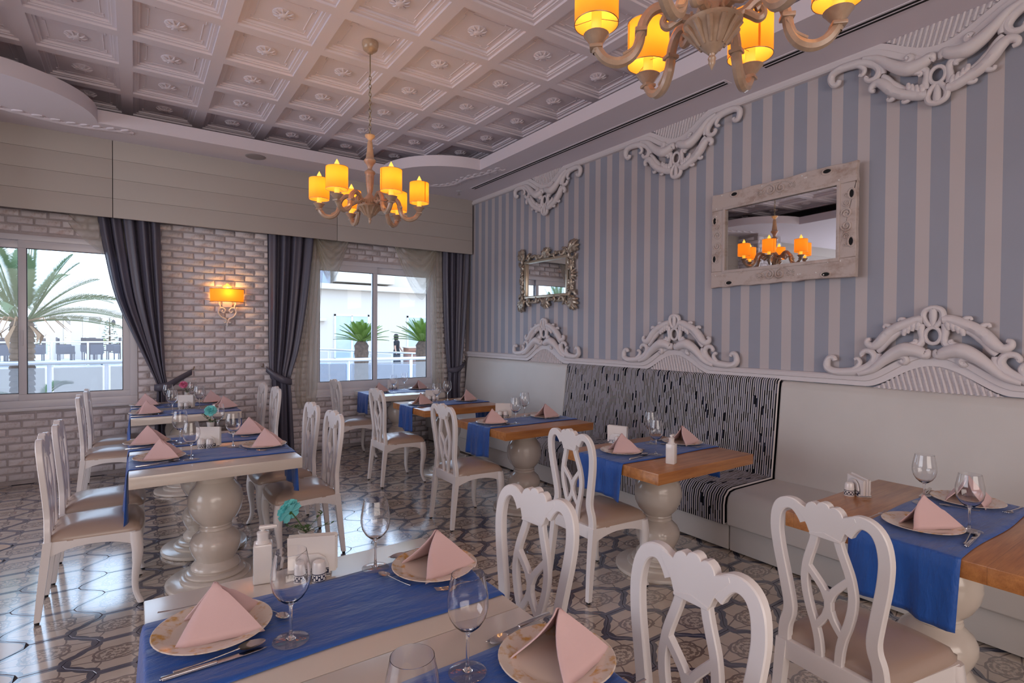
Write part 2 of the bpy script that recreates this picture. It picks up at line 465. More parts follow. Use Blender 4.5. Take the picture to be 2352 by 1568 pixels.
def b_wine(nt, b, vec):
    gl = nt.nodes.new('ShaderNodeBsdfGlossy'); gl.inputs['Roughness'].default_value = 0.01
    tr = nt.nodes.new('ShaderNodeBsdfTransparent'); tr.inputs[0].default_value = (0.955, 0.955, 0.96, 1)
    mx = nt.nodes.new('ShaderNodeMixShader'); lw = nt.nodes.new('ShaderNodeLayerWeight'); lw.inputs[0].default_value = 0.5
    out = nt.nodes['Material Output']
    f = ((N(nt, lw.outputs[1]) ** 3.0) * 0.55 + 0.13).clamp(); nt.links.new(f.k, mx.inputs[0])
    nt.links.new(tr.outputs[0], mx.inputs[1]); nt.links.new(gl.outputs[0], mx.inputs[2]); nt.links.new(mx.outputs[0], out.inputs[0])
M['wine'] = mat('clear_glass', (250, 250, 252), 0.0, build=b_wine)
def b_shade(nt, b, vec):
    tl = nt.nodes.new('ShaderNodeBsdfTranslucent'); tl.inputs[0].default_value = lin((250, 160, 50))
    mx = nt.nodes.new('ShaderNodeMixShader'); mx.inputs[0].default_value = 0.22
    out = nt.nodes['Material Output']
    n = noise(nt, vec, 260, 1, stretch=(1, 1, 0.1))
    emis(b, (250, 134, 20), 0.50)
    nt.links.new(b.outputs[0], mx.inputs[1]); nt.links.new(tl.outputs[0], mx.inputs[2]); nt.links.new(mx.outputs[0], out.inputs[0])
M['shade'] = mat('lit_fabric_shade', (200, 140, 60), 0.8, build=b_shade)
M['shade_in'] = mat('lit_shade_lining', (255, 220, 120), 0.8, build=lambda nt, b, v: emis(b, (255, 205, 60), 0.75))
M['flame'] = mat('lit_crystal_flame', (255, 225, 140), 0.2, build=lambda nt, b, v: emis(b, (255, 205, 70), 0.8))
M['seam'] = mat('shade_seam', (200, 110, 30), 0.8, build=lambda nt, b, v: emis(b, (225, 105, 10), 0.4))
M['candle'] = mat('candle_tube', (255, 214, 120), 0.5, build=lambda nt, b, v: emis(b, (255, 190, 60), 0.6))

def b_distress(nt, b, vec):
    n = noise(nt, vec, 5.5, 5, 0.6, stretch=(1, 1, 2.2)); n2 = noise(nt, vec, 34, 4, 0.7)
    c = mixc(nt, ((n + (n2 - 0.5) * 0.35 - 0.50) * 3.2).clamp() * 0.85, lin((196, 182, 176)), lin((142, 110, 88)))
    nt.links.new(c, b.inputs['Base Color'])
    bp = nt.nodes.new('ShaderNodeBump'); bp.inputs['Strength'].default_value = 0.3; bp.inputs['Distance'].default_value = 0.006
    nt.links.new(n2.k, bp.inputs['Height']); nt.links.new(bp.outputs[0], b.inputs['Normal'])
M['distress'] = mat('distressed_white_wood', rough=0.6, build=b_distress)
def b_silver(nt, b, vec):
    n = noise(nt, vec, 30, 4, 0.6)
    nt.links.new(mixc(nt, ((n - 0.42) * 4).clamp(), lin((150, 134, 120)), lin((214, 206, 190))), b.inputs['Base Color'])
M['silver'] = mat('antique_silver', rough=0.38, metal=0.55, build=b_silver)
M['silver_trim'] = mat('silver_trim', (190, 178, 160), 0.3, metal=0.7)
def b_lattice(nt, b, vec):
    v, x, y, z = coords(nt)
    h = (y * 190).sin() * 0.5 + (y * 40 + z * 260).sin() * 0.25
    bp = nt.nodes.new('ShaderNodeBump'); bp.inputs['Strength'].default_value = 0.5; bp.inputs['Distance'].default_value = 0.006
    nt.links.new(h.k, bp.inputs['Height']); nt.links.new(bp.outputs[0], b.inputs['Normal'])
M['lattice'] = mat('woven_panel', (212, 205, 208), 0.55, build=b_lattice)

# ---------------------------------------------------------------- setting: floor
XL, XR, YF, YB, ZC = -6.0, 4.056, -5.0, 7.05, 3.417
fl = struct(MB().box(XL, XR, YF, YB + 0.25, -0.10, -0.0035).build('floor', M['grout'], smooth=False))
def tile_outline(n=11, gap=0.0016):
    o = []
    for i in range(n):
        y = -0.15 + gap + (0.3 - 2 * gap) * i / (n - 1); o.append((0.1378 - gap + 0.0645 * cos(2 * PI * y / 0.3), y))
    return o + [(-x, y) for x, y in reversed(o)]
to = tile_outline()
def tile_mesh(out, ch=0.0014):
    m = MB(); n = len(out)
    ins = [(x * (1 - 0.009), y * (1 - 0.009)) for x, y in out]
    vs = [(x, y, 0) for x, y in ins] + [(x, y, -ch) for x, y in out] + [(x, y, -0.006) for x, y in out]
    fs = [tuple(range(n))]
    for j in range(2):
        for i in range(n): fs.append((j * n + i, (j + 1) * n + i, (j + 1) * n + (i + 1) % n, j * n + (i + 1) % n))
    return m.add(vs, fs)
tile_me = tile_mesh(to).mesh('tile', M['tile'], smooth=False)
cells = []
jmax = int((XR - 0.2) / 0.2755) + 1
for j in range(-21, jmax):
    y0 = 3.866 if j % 2 == 0 else 3.716
    cx = -0.2085 + 0.2755 * (j + 0.5)
    if cx < XL + 0.2 or cx > 3.75: continue
    for k in range(-30, 12):
        cy = y0 + 0.3 * (k + 0.5)
        if cy < YF + 0.15 or cy > YB - 0.02: continue
        d = Vector((cx, cy, -1.5)); dep = d.dot(cf)
        vis = dep > 0.3 and abs(d.dot(cr) / dep) < 0.99 and abs(d.dot(cu) / dep) < 0.70
        # tiles hidden under the near white table, the bench and behind the back chairs come last
        hid = (-0.3 < cx < 1.0 and cy < 1.6) or cx > 3.42
        cells.append(((0 if vis and not hid else 1), dep if vis else 99, cx, cy))
cells.sort()
for c in cells[:300]:
    link('tile', tile_me, fl, (c[2], c[3], random.uniform(-0.0006, 0.0003)))
m = MB()
for c in cells[300:]:
    n = len(to); st = 2
    o2 = [to[i] for i in range(0, n, st)]
    m.add([(c[2] + x * 0.995, c[3] + y * 0.995, -0.0002) for x, y in o2] + [(c[2] + x, c[3] + y, -0.006) for x, y in o2],
          [tuple(range(len(o2)))] + [(i, len(o2) + i, len(o2) + (i + 1) % len(o2), (i + 1) % len(o2)) for i in range(len(o2))])
tf = m.build('tile_field', M['tile_far'], fl, smooth=False); tf['kind'] = 'stuff'

# ---------------------------------------------------------------- setting: back wall with brick facing
W1 = (-1.20, 0.023, 0.745, 2.43); W2 = (1.80, 3.565, 0.70, 2.43)
m = MB(); y0, y1 = YB, YB + 0.25
for (x0, x1, z0, z1) in ((XL, W1[0], 0, 3.92), (W1[0], W1[1], 0, W1[2]), (W1[0], W1[1], W1[3], 3.92), (W1[1], W2[0], 0, 3.92),
                         (W2[0], W2[1], 0, W2[2]), (W2[0], W2[1], W2[3], 3.92), (W2[1], XR + 0.2, 0, 3.92)):
    m.box(x0, x1, y0, y1, z0, z1)
wb = struct(m.build('wall_back', M['mortar'], smooth=False))
def brick_mesh(seed, L=0.194, H=0.061):
    rr = random.Random(seed); base = []
    hx, hz = L / 2, H / 2
    pts = [(-hx, -hz), (0, -hz), (hx, -hz), (hx, 0), (hx, hz), (0, hz), (-hx, hz), (-hx, 0)]
    j = lambda s: rr.uniform(-s, s)
    r0 = [(x + j(.002), 0.006, z + j(.002)) for x, z in pts]
    r1 = [(x * 0.985 + j(.003), -0.012, z * 0.96 + j(.002)) for x, z in pts]
    r2 = [(x * (0.93 if abs(x) > 0 else 1) + j(.003), -0.019 + j(.0015), z * 0.82 + j(.003)) for x, z in pts]
    vs = r0 + r1 + r2 + [(j(.01), -0.0205, j(.004))]; fs = []
    for a in range(2):
        for i in range(8): fs.append((a * 8 + i, a * 8 + (i + 1) % 8, (a + 1) * 8 + (i + 1) % 8, (a + 1) * 8 + i))
    for i in range(8): fs.append((16 + i, 16 + (i + 1) % 8, 24))
    return MB().add(vs, fs)
bmb = [brick_mesh(i) for i in range(7)]
bme = [b.mesh('brick', M['brick'], True, 60) for b in bmb]
bricks = []
for k in range(-3, 36):
    zt = 2.595 - 0.0733 * k; zc = zt - 0.0315
    if zc < 0.03 or zc > 2.80: continue
    off = 0.234 if k % 2 == 0 else 0.234 + 0.1037
    for i in range(-31, 20):
        a = off + 0.2074 * i + 0.0055; b = a + 0.1964
        segs = [(a, b)]
        for (wx0, wx1, wz0, wz1) in (W1, W2):
            if wz0 - 0.025 < zc < wz1 + 0.025:
                ns = []
                for (p, q) in segs:
                    if q <= wx0 - 0.005 or p >= wx1 + 0.005: ns.append((p, q)); continue
                    if p < wx0 - 0.03: ns.append((p, wx0 - 0.006))
                    if q > wx1 + 0.03: ns.append((wx1 + 0.006, q))
                segs = ns
        for (p, q) in segs:
            if p < XL + 0.01: continue
            q = min(q, XR - 0.006)
            if q - p < 0.02: continue
            c = (p + q) / 2; d = Vector((c, YB, zc - 1.5)); dep = d.dot(cf)
            vis = dep > 0 and abs(d.dot(cr) / dep) < 0.955 and zc < 2.68
            hid = (-0.35 < c < 0.28 and zc > 0.8) or (1.25 < c < 1.62) or c > 3.6 or (1.62 < c < 1.85 and zc > 0.7)
            if vis and c > -0.05 and c < 0.9 and zc < 0.62: hid = True
            if vis and c > 2.3 and zc < 0.70: hid = True
            bricks.append((0 if vis and not hid else (1 if vis else 2), dep, p, q, zc))
bricks.sort()
for n_, (v_, d_, p, q, zc) in enumerate(bricks[:300]):
    o = link('brick', random.choice(bme), wb, ((p + q) / 2, YB + 0.001 + random.uniform(-0.003, 0.003), zc), (0, random.uniform(-.008, .008), 0))
    if q - p < 0.19: o.scale = ((q - p) / 0.1964, 1, 1)
m = MB()
for (v_, d_, p, q, zc) in bricks[300:]:
    s = random.choice(bmb); sx = (q - p) / 0.1964; dy = random.uniform(-0.004, 0.003)
    m.add([((p + q) / 2 + x * sx, YB + 0.001 + dy + y, zc + z) for x, y, z in s.v], s.f)
bf = m.build('brick_field', M['brick'], wb, ang=60); bf['kind'] = 'stuff'

# other walls
wr = struct(MB().box(XR, XR + 0.2, YF, YB + 0.25, 0, 3.92).build('wall_right', M['stripes'], smooth=False))
struct(MB().box(XL - 0.2, XL, YF, YB + 0.25, 0, 3.92).build('wall_left', M['panel_wall'], smooth=False))
struct(MB().box(XL - 0.2, XR + 0.2, YF - 0.2, YF, 0, 3.92).build('wall_front', M['panel_wall'], smooth=False))

# valance of boards over the windows
va = struct(MB().box(XL, 4.022, 6.824, 6.84, 2.645, ZC + 0.02).box(XL, 4.022, 6.84, YB - 0.03, 2.79, 2.81).build('trim_1', M['dark'], smooth=False))
bd = MB().box(-1.122, 1.122, -0.012, 0.012, -0.0955, 0.0969, 0.0006).mesh('board', M['panel_wall'])
for i, cx in enumerate((-4.68, -2.43, -1.303 + 0.0, 0.947, 3.05)):
    pass
edges = [-6.0, -4.678, -2.428, -0.178, 2.072, 4.024]
for a, b in zip(edges, edges[1:]):
    for r in range(4):
        o = link('board', bd, va, ((a + b) / 2, 6.812, 2.64 + 0.1943 * (r + 0.5))); o.scale = ((b - a - 0.006) / 2.244, 1, 1)

# ---------------------------------------------------------------- setting: ceiling
def arc(cx, cy, r, a0, a1, n=18): return [(cx + r * cos(a0 + (a1 - a0) * i / n), cy + r * sin(a0 + (a1 - a0) * i / n)) for i in range(n + 1)]
TX0, TX1, TY0, TY1, CR_ = -1.116, 3.338, -2.2, 6.318, 0.84
inner = []
inner += arc(TX1, TY1, CR_, PI * 1.5, PI * 1.0)          # right-back lobe
inner += arc(TX0, TY1, CR_, 0.0, -PI / 2)                # left-back lobe
inner += arc(TX0, TY0, CR_, PI / 2, 0.0)
inner += arc(TX1, TY0, CR_, PI, PI / 2)
bm = bmesh.new()
def ring(pts, z): 
    vs = [bm.verts.new((x, y, z)) for x, y in pts]; return vs, [bm.edges.new((vs[i], vs[(i + 1) % len(vs)])) for i in range(len(vs))]
outr = [(XL, YF), (XR, YF), (XR, YB), (XL, YB)]
_, e1 = ring(outr, ZC); vi, e2 = ring(inner, ZC)
bmesh.ops.triangle_fill(bm, use_beauty=True, use_dissolve=False, edges=e1 + e2)
vt, e3 = ring(inner, ZC + 0.125)
for i in range(len(vi)): bm.faces.new((vi[i], vi[(i + 1) % len(vi)], vt[(i + 1) % len(vi)], vt[i]))
vo, e4 = ring(outr, ZC + 0.125)
bmesh.ops.triangle_fill(bm, use_beauty=True, use_dissolve=False, edges=e3 + e4)
ce = struct(MB().bm(bm).build('ceiling', M['plaster'], ang=25))
# back of the cove and slab
struct(MB().box(XL, XR, YF, YB, 3.90, 4.0).build('trim_2', M['plaster'], smooth=False))
# coffer panels of 60 x 60 cm
Z0 = 3.685
def sq(m, hs, z0, hs2, z1, flip=False):
    a = [(-hs, -hs, z0), (hs, -hs, z0), (hs, hs, z0), (-hs, hs, z0)]; b = [(-hs2, -hs2, z1), (hs2, -hs2, z1), (hs2, hs2, z1), (-hs2, hs2, z1)]
    m.add(a + b, [(i, (i + 1) % 4, 4 + (i + 1) % 4, 4 + i) for i in range(4)])
m = MB()
sq(m, 0.302, 0.0, 0.256, 0.0); sq(m, 0.256, 0.0, 0.255, 0.021); sq(m, 0.255, 0.021, 0.228, 0.023); sq(m, 0.228, 0.023, 0.226, 0.030); sq(m, 0.226, 0.030, 0.212, 0.032)
sq(m, 0.212, 0.032, 0.210, 0.052)
m.add([(-.21, -.21, .052), (.21, -.21, .052), (.21, .21, .052), (-.21, .21, .052)], [(0, 1, 2, 3)])
# raised inner line with stepped corners
a, n_ = 0.165, 0.035
path = [(-a + n_, -a), (a - n_, -a), (a - n_, -a - .016), (a, -a - .016), (a + .016, -a - .016), (a + .016, -a + n_), (a, -a + n_), (a, a - n_), (a + .016, a - n_), (a + .016, a + .016), (a - n_, a + .016), (a - n_, a), (-a + n_, a), (-a + n_, a + .016), (-a - .016, a + .016), (-a - .016, a - n_), (-a, a - n_), (-a, -a + n_), (-a - .016, -a + n_), (-a - .016, -a - .016), (-a + n_, -a - .016), (-a + n_, -a)]
m.tube([(x, y, 0.052) for x, y in path], 0.0045, 4, cap=False)
cof = m.mesh('coffer_panel', M['plaster'], True, 20)
bs = MB().lathe([(0.0, 0.018), (0.02, 0.02), (0.03, 0.026), (0.034, 0.036), (0.055, 0.038), (0.07, 0.046), (0.072, 0.056)], 16)
for k in range(10):
    a = 2 * PI * k / 10; bs.tube([(0.03 * cos(a), 0.03 * sin(a), 0.03), (0.05 * cos(a), 0.05 * sin(a), 0.031), (0.07 * cos(a), 0.07 * sin(a), 0.044)], [0.006, 0.009, 0.004], 5)
bsm = bs.mesh('ceiling_boss', M['plaster'], True, 50)
for i in range(-3, 6):
    for j in range(-14, 6):
        cx = 0.252 + 0.6085 * i; cy = 4.06 + 0.604 * j
        if not (TX0 - 0.45 < cx < TX1 + 0.5 and TY0 - 0.3 < cy < TY1 + 0.5): continue
        p = link('coffer_panel', cof, ce, (cx, cy, Z0)); p.scale = (0.6085 / 0.604, 1, .78)
        if not (i == 2 and j in (0, -5)): link('ceiling_boss', bsm, p)

# windows --------------------------------------------------------------
def window(nm, X0, X1, Z0_, Z1, panes):
    y0, y1 = YB - 0.012, YB + 0.075
    m = MB(); t = 0.07
    m.box(X0, X1, y0, y1, Z0_, Z0_ + t, .004).box(X0, X1, y0, y1, Z1 - 0.055, Z1, .004).box(X0, X0 + t, y0, y1, Z0_ + t, Z1 - 0.055, .004).box(X1 - 0.065, X1, y0, y1, Z0_ + t, Z1 - 0.055, .004)
    w = struct(m.build(nm, M['pvc']))
    sl = MB().box(X0 - 0.05, X1 + 0.03, YB - 0.045, YB + 0.02, Z0_ - 0.03, Z0_ + 0.001, .006).build('window_sill', M['pvc'], w)
    for (a, b, zb, zt, yy, sw) in panes:
        s = MB(); ys0, ys1 = YB + yy, YB + yy + 0.035
        s.box(a, b, ys0, ys1, Z0_ + t, zb, .004).box(a, b, ys0, ys1, zt, Z1 - 0.055, .004).box(a, a + sw, ys0, ys1, zb, zt, .003).box(b - sw, b, ys0, ys1, zb, zt, .003)
        so = s.build('sash', M['pvc'], w)
        MB().box(a + sw, b - sw, ys0 + 0.014, ys0 + 0.019, zb, zt).build('window_pane', M['pane'], so, smooth=False)
        g = MB(); e = 0.006
        g.box(a + sw, b - sw, ys0 + .008, ys0 + .022, zb, zb + e).box(a + sw, b - sw, ys0 + .008, ys0 + .022, zt - e, zt).box(a + sw, a + sw + e, ys0 + .008, ys0 + .022, zb, zt).box(b - sw - e, b - sw, ys0 + .008, ys0 + .022, zb, zt)
        g.build('gasket', M['pvc_gasket'], so, smooth=False)
    return w
w1 = window('window_1', W1[0], W1[1], W1[2], W1[3], [(-1.13, -0.873, 0.88, 2.30, 0.032, 0.055), (-0.925, -0.042, 0.876, 2.30, -0.006, 0.06)])
w2 = window('window_2', W2[0], W2[1], W2[2], W2[3], [(1.87, 2.688, 0.863, 2.293, -0.006, 0.058), (2.628, 3.50, 0.863, 2.293, 0.032, 0.06)])
MB().box(-0.905, -0.89, YB - 0.02, YB - 0.005, 1.35, 1.5, .003).build('window_handle', M['pvc'], w1)

# crown and headboard rail on the right wall ---------------------------------
YC = [5.10, 3.19, 1.252, -0.68, -2.6]
def hump(u, z0, z1, w, e):
    a = abs(u)
    if a >= w: return z0
    t = a / w
    return z0 + (z1 - z0) * (0.5 + 0.5 * cos(PI * t)) ** e
def zl(y, kind):
    b = {'lat': (1.163, 1.316, 0.37, 0.85), 'mid': (1.198, 1.372, 0.385, 0.85), 'top': (1.237, 1.415, 0.42, 0.85)}[kind]
    return max(hump(y - c, *b) for c in YC)
def rail(name, flip):
    tz = (lambda z: 4.593 - z) if flip else (lambda z: z)
    ys = [YF + i * (YB - YF) / 620 for i in range(621)]; m = MB()
    sec = [('lat', 0.0, 0.030), ('mid', -0.004, 0.030), ('mid', 0.0, 0.042), ('top', -0.012, 0.046), ('top', -0.002, 0.034), ('top', 0.0, 0.0)]
    vs = []; fs = []; k = len(sec) + 1
    for y in ys:
        vs.append((XR, y, tz(zl(y, 'lat'))))
        for (kd, dz, dx) in sec: vs.append((XR - dx, y, tz(zl(y, kd) + dz)))
    for i in range(len(ys) - 1):
        for j in range(k - 1): fs.append((i * k + j, i * k + j + 1, (i + 1) * k + j + 1, (i + 1) * k + j))
    m.add(vs, fs); return m.build(name, M['ornament'], ang=30)
r1 = struct(rail('trim_3', False)); r2 = struct(rail('trim_4', True))
for i, c in enumerate(YC[:4]):
    for flip in (False, True):
        if flip: fz = lambda z: 4.593 - z
        else: fz = lambda z: z
        m = MB()
        pts = [(c + u, hump(u, 1.15, 1.318, 0.372, 0.85)) for u in [(-0.372 + 0.744 * k / 28) for k in range(29)]]
        m.add([(XR - 0.018, y, fz(1.15)) for y, z in pts] + [(XR - 0.018, y, fz(z)) for y, z in pts], [(k, k + 1, 29 + k + 1, 29 + k) for k in range(28)])
        # woven ribs: short rods with gaps
        for k in range(-12, 13):
            u = k * 0.030; zt = hump(u, 1.15, 1.318, 0.372, 0.85)
            if zt > 1.17: m.tube([(XR - 0.019, c + u - 0.004 * 1, fz(1.155)), (XR - 0.019, c + u + (zt - 1.155) * 0.25 - 0.004, fz(zt))], 0.0105, 6, cap=False)
        m.build('lattice_panel', M['lattice'], r2 if flip else r1, ang=50)

# right wall baseboard below bench not seen; ceiling details -------------------
def vent(y0, y1, label):
    t = tag(MB().box(3.645, 3.735, y0, y1, ZC - 0.004, ZC + 0.002).build('air_vent', M['plaster'], smooth=False), label, 'vent')
    for k, x in enumerate((3.662, 3.697)): MB().box(x, x + 0.021, y0 + .02, y1 - .02, ZC - 0.0056, ZC - 0.0038).build('vent_slot', M['dark'], t, smooth=False)
    MB().box(3.687, 3.693, y0 + .02, y1 - .02, ZC - 0.007, ZC - 0.003).build('vent_blade', M['plaster'], t, smooth=False)
vent(2.46, 6.24, 'long slotted air vent in the ceiling along the striped wall')
vent(-0.4, 2.20, 'nearer slotted air vent in the ceiling above the large wooden mirror')
t = tag(MB().lathe([(0, -0.006), (0.085, -0.006), (0.1, -0.004), (0.105, 0.0)], 24).build('ceiling_speaker', M['sensor'], loc=(1.093, 6.51, ZC)), 'round grey speaker disc in the ceiling above the board valance', 'speaker')
t = empty('sprinkler', (3.60, 6.45, ZC)); tag(t, 'small fire sprinkler on the ceiling near the room corner', 'sprinkler')
MB().lathe([(0.0, -0.004), (0.035, -0.003), (0.04, 0.0)], 16).build('rosette', M['pvc'], t)
MB().lathe([(0.008, 0), (0.008, -0.035), (0.0, -0.037)], 8).lathe([(0, -0.045), (0.02, -0.046), (0.022, -0.05), (0, -0.051)], 12).build('spray_head', M['steel'], t)
# leafy plaster reliefs on the soffit corners
def relief(loc, pts, label):
    t = MB(); P = catmull(pts, 5)
    t.tube(P, [0.018 + 0.020 * sin(PI * i / (len(P) - 1)) for i in range(len(P))], 7, flat=((0, 0, 1), 0.6))
    for i in range(2, len(P) - 1, 2):
        p = P[i]; d = (P[i + 1] - P[i - 1]).normalized() if i + 1 < len(P) else Vector((1, 0, 0)); n = Vector((-d.y, d.x, 0))
        for s in (-1, 1):
            q = p + n * s * 0.055 + d * 0.05
            t.tube(catmull([p, p + n * s * 0.035 + d * 0.012, q, q + d * 0.025 - n * s * 0.015], 3), [0.026] * 4 + [0.022] * 3 + [0.010] * 3, 6, flat=((0, 0, 1), 0.6))
    return tag(t.build('ceiling_relief', M['plaster'], loc=loc), label, 'moulding')
relief((3.25, 6.05, ZC), [(-0.25, 0.42, 0), (0.0, 0.33, 0), (0.12, 0.1, 0), (0.12, -0.2, 0), (0.2, -0.45, 0), (0.26, -0.75, 0)], 'leafy white plaster relief on the ceiling corner beside the vent')
relief((-1.0, 6.45, ZC), [(-0.1, -0.1, 0), (0.2, -0.02, 0), (0.5, 0.05, 0), (0.75, 0.02, 0), (1.0, -0.02, 0)], 'leafy white plaster relief on the curved ceiling corner at left')
# brick pillar and ceiling hatch seen only in the mirror

# ---------------------------------------------------------------- rococo ornaments on the striped wall
def ornament(yc, flip, label):
    fz = (lambda z: 4.593 - z) if flip else (lambda z: z)
    root = empty('rococo_ornament', (XR - .008, yc, fz(1.25)))
    tag(root, label, 'ornament', 'white carved ornaments on the striped wall')
    zo = fz(1.25)
    def P(pts, dx=0.02): return catmull([(-dx, u, fz(z) - zo) for u, z in pts], 5)
    def st(m, pts, r0, r1=None, r2=None, dx=0.022):
        r0 *= 1.3; r1 = r1 * 1.3 if r1 else r1; r2 = r2 * 1.3 if r2 else r2
        dx = max(dx, .97 * max(r0, r1 or 0, r2 or 0)); p = P(pts, dx); n = len(p); r1 = r1 if r1 is not None else r0; r2 = r2 if r2 is not None else r1
        rad = [(r0 + (r1 - r0) * (2 * t) if t < .5 else r1 + (r2 - r1) * (2 * t - 1)) for t in [i / (n - 1) for i in range(n)]]
        m.tube(p, rad, 9)
    for s in (-1, 1):
        q = lambda L: [(u * s, z) for u, z in L]
        m = MB()
        st(m, q([(.565, 1.325), (.575, 1.345), (.60, 1.345), (.618, 1.31), (.612, 1.272), (.565, 1.250), (.48, 1.252), (.405, 1.268), (.345, 1.305), (.318, 1.352), (.335, 1.392), (.375, 1.398), (.398, 1.375), (.39, 1.362)]), .013, .024, .010, .03)
        st(m, q([(.46, 1.262), (.425, 1.285), (.405, 1.32), (.42, 1.345), (.437, 1.338)]), .016, .012, .009, .034)
        st(m, q([(.40, 1.262), (.345, 1.29), (.30, 1.345), (.295, 1.385)]), .008, .022, .014, .024)
        m.build('foot_scroll', M['ornament'], root)
        m = MB()
        st(m, q([(.41, 1.243), (.33, 1.275), (.265, 1.335), (.205, 1.385), (.14, 1.415), (.075, 1.405), (.035, 1.385), (.022, 1.40), (.03, 1.415)]), .012, .036, .010, .022)
        st(m, q([(.33, 1.262), (.26, 1.32), (.20, 1.362), (.158, 1.372), (.138, 1.352), (.150, 1.332), (.168, 1.342)]), .008, .018, .013, .036)
        m.build('lower_scroll', M['ornament'], root)
        m = MB()
        st(m, q([(.342, 1.478), (.362, 1.47), (.358, 1.445), (.325, 1.432), (.29, 1.455), (.245, 1.51), (.20, 1.548), (.14, 1.578), (.085, 1.60), (.05, 1.60)]), .009, .027, .022, .03)
        st(m, q([(.30, 1.395), (.275, 1.42), (.245, 1.468), (.205, 1.508), (.165, 1.53), (.13, 1.535)]), .012, .020, .012, .022)
        st(m, q([(.215, 1.545), (.24, 1.565), (.262, 1.568), (.268, 1.552)]), .014, .011, .007, .03)
        st(m, q([(.135, 1.583), (.155, 1.605), (.178, 1.608), (.185, 1.595)]), .013, .010, .006, .03)
        m.build('upper_scroll', M['ornament'], root)
        m = MB()
        for k, (u, z) in enumerate(((.075, 1.555), (.100, 1.548), (.125, 1.535), (.145, 1.520))):
            st(m, q([(u * .78 + .01, z + .035), (u, z + .012), (u + .006, z - .018)]), .008, .014, .007, .044)
        st(m, q([(.060, 1.575), (.062, 1.53), (.055, 1.49), (.062, 1.455), (.09, 1.435)]), .018, .015, .018, .03)
        st(m, q([(.14, 1.43), (.105, 1.448), (.085, 1.465), (.10, 1.475)]), .020, .014, .008, .034)
        m.build('shell_leaf', M['ornament'], root)
    m = MB(); ring = [(.040 * cos(2 * PI * k / 16), 1.504 + .050 * sin(2 * PI * k / 16)) for k in range(17)]
    p = [(-.036, u, fz(z) - zo) for u, z in ring]; m.tube(p, .012, 8, cap=False)
    m.build('cartouche', M['ornament'], root)
    m = MB()
    for s in (-1, 1):
        st(m, [(s * .012, 1.558), (s * .036, 1.588), (s * .050, 1.625), (s * .040, 1.658), (s * .012, 1.672), (0, 1.672)], .012, .014, .014, .036)
    st(m, [(0, 1.555), (0, 1.60), (0, 1.665)], .008, .016, .018, .034)
    pl = [(.046 * cos(2 * PI * k / 14), 1.618 + .052 * sin(2 * PI * k / 14)) for k in range(14)]
    m.add([(-.022, u, fz(z) - zo) for u, z in pl], [tuple(range(14))])
    m.build('crest', M['ornament'], root)
    return root
names = ['farthest, over the pale bench by the corner', 'middle, over the striped bench back', 'nearest, over the bench at right']
tops = ['farthest of the upper row, above the ornate silver mirror', 'middle of the upper row, between the two mirrors', 'nearest of the upper row, above the wooden mirror']
for i in range(3):
    ornament(YC[i], False, 'white rococo scroll ornament on the lower rail, ' + names[i])
    ornament(YC[i], True, 'hanging white rococo scroll ornament, ' + tops[i])

# ---------------------------------------------------------------- mirrors
t = empty('wall_mirror', (XR - 0.004, 5.085, 2.165)); tag(t, 'small mirror in an ornate openwork antique silver frame', 'mirror')
MB().box(-.022, -.018, -.375, .375, -.20, .20).build('mirror_glass', M['mirror'], t, smooth=False)
m = MB()
for (a0, a1, b0, b1) in ((-.42, .42, .20, .235), (-.42, .42, -.235, -.20), (-.42, -.375, -.20, .20), (.375, .42, -.20, .20)):
    m.box(-.045, 0, a0, a1, b0, b1, .008); 
m.build('inner_frame', M['silver_trim'], t)
def leafcurl(m, c, ang, r, s=1, w=.016, dx=.03):
    r *= 1.18; w *= 1.25
    """a C scroll with lobes, lying on the wall plane"""
    pts = [(c[0] + r * (1 - k * .085) * cos(ang + s * k * .62), c[1] + r * (1 - k * .085) * sin(ang + s * k * .62)) for k in range(9)]
    m.tube([(-dx - .004 * k, p[0], p[1]) for k, p in enumerate(pts)], [w * .6, w, w * 1.1, w * 1.1, w, w, w * .9, w * .7, w * .5], 7)
    for k in (1, 2, 3):
        a = ang + s * k * .62; p = (c[0] + r * cos(a), c[1] + r * sin(a)); e = (c[0] + (r * 1.32) * cos(a + s * .35), c[1] + (r * 1.32) * sin(a + s * .35))
        m.tube([(-dx + .004, p[0], p[1]), (-dx, (p[0] + e[0]) / 2, (p[1] + e[1]) / 2), (-dx + .008, e[0], e[1])], [w * .7, w * .8, w * .3], 6)
for sx in (-1, 1):
    for sz in (-1, 1):
        m = MB(); cx, cz = sx * .455, sz * .28
        leafcurl(m, (cx - sx * .02, cz + sz * .015), R(90) if sx * sz > 0 else R(90), .055, -sx, .017)
        leafcurl(m, (cx + sx * .025, cz - sz * .05), 0 if sx > 0 else PI, .05, -sx * sz, .016)
        for k in range(5):   # corner acanthus
            a = math.atan2(sz, sx) + (k - 2) * .42; L = .155 - .018 * abs(k - 2)
            m.tube(catmull([(-.03, cx - sx * .03, cz - sz * .03), (-.042, cx + L * .5 * cos(a), cz + L * .5 * sin(a)), (-.02, cx + L * cos(a) * .93, cz + L * sin(a) * .93)], 3), [.014, .020, .025, .025, .021, .016, .008], 7)
        m.build('corner_leaf', M['silver'], t)
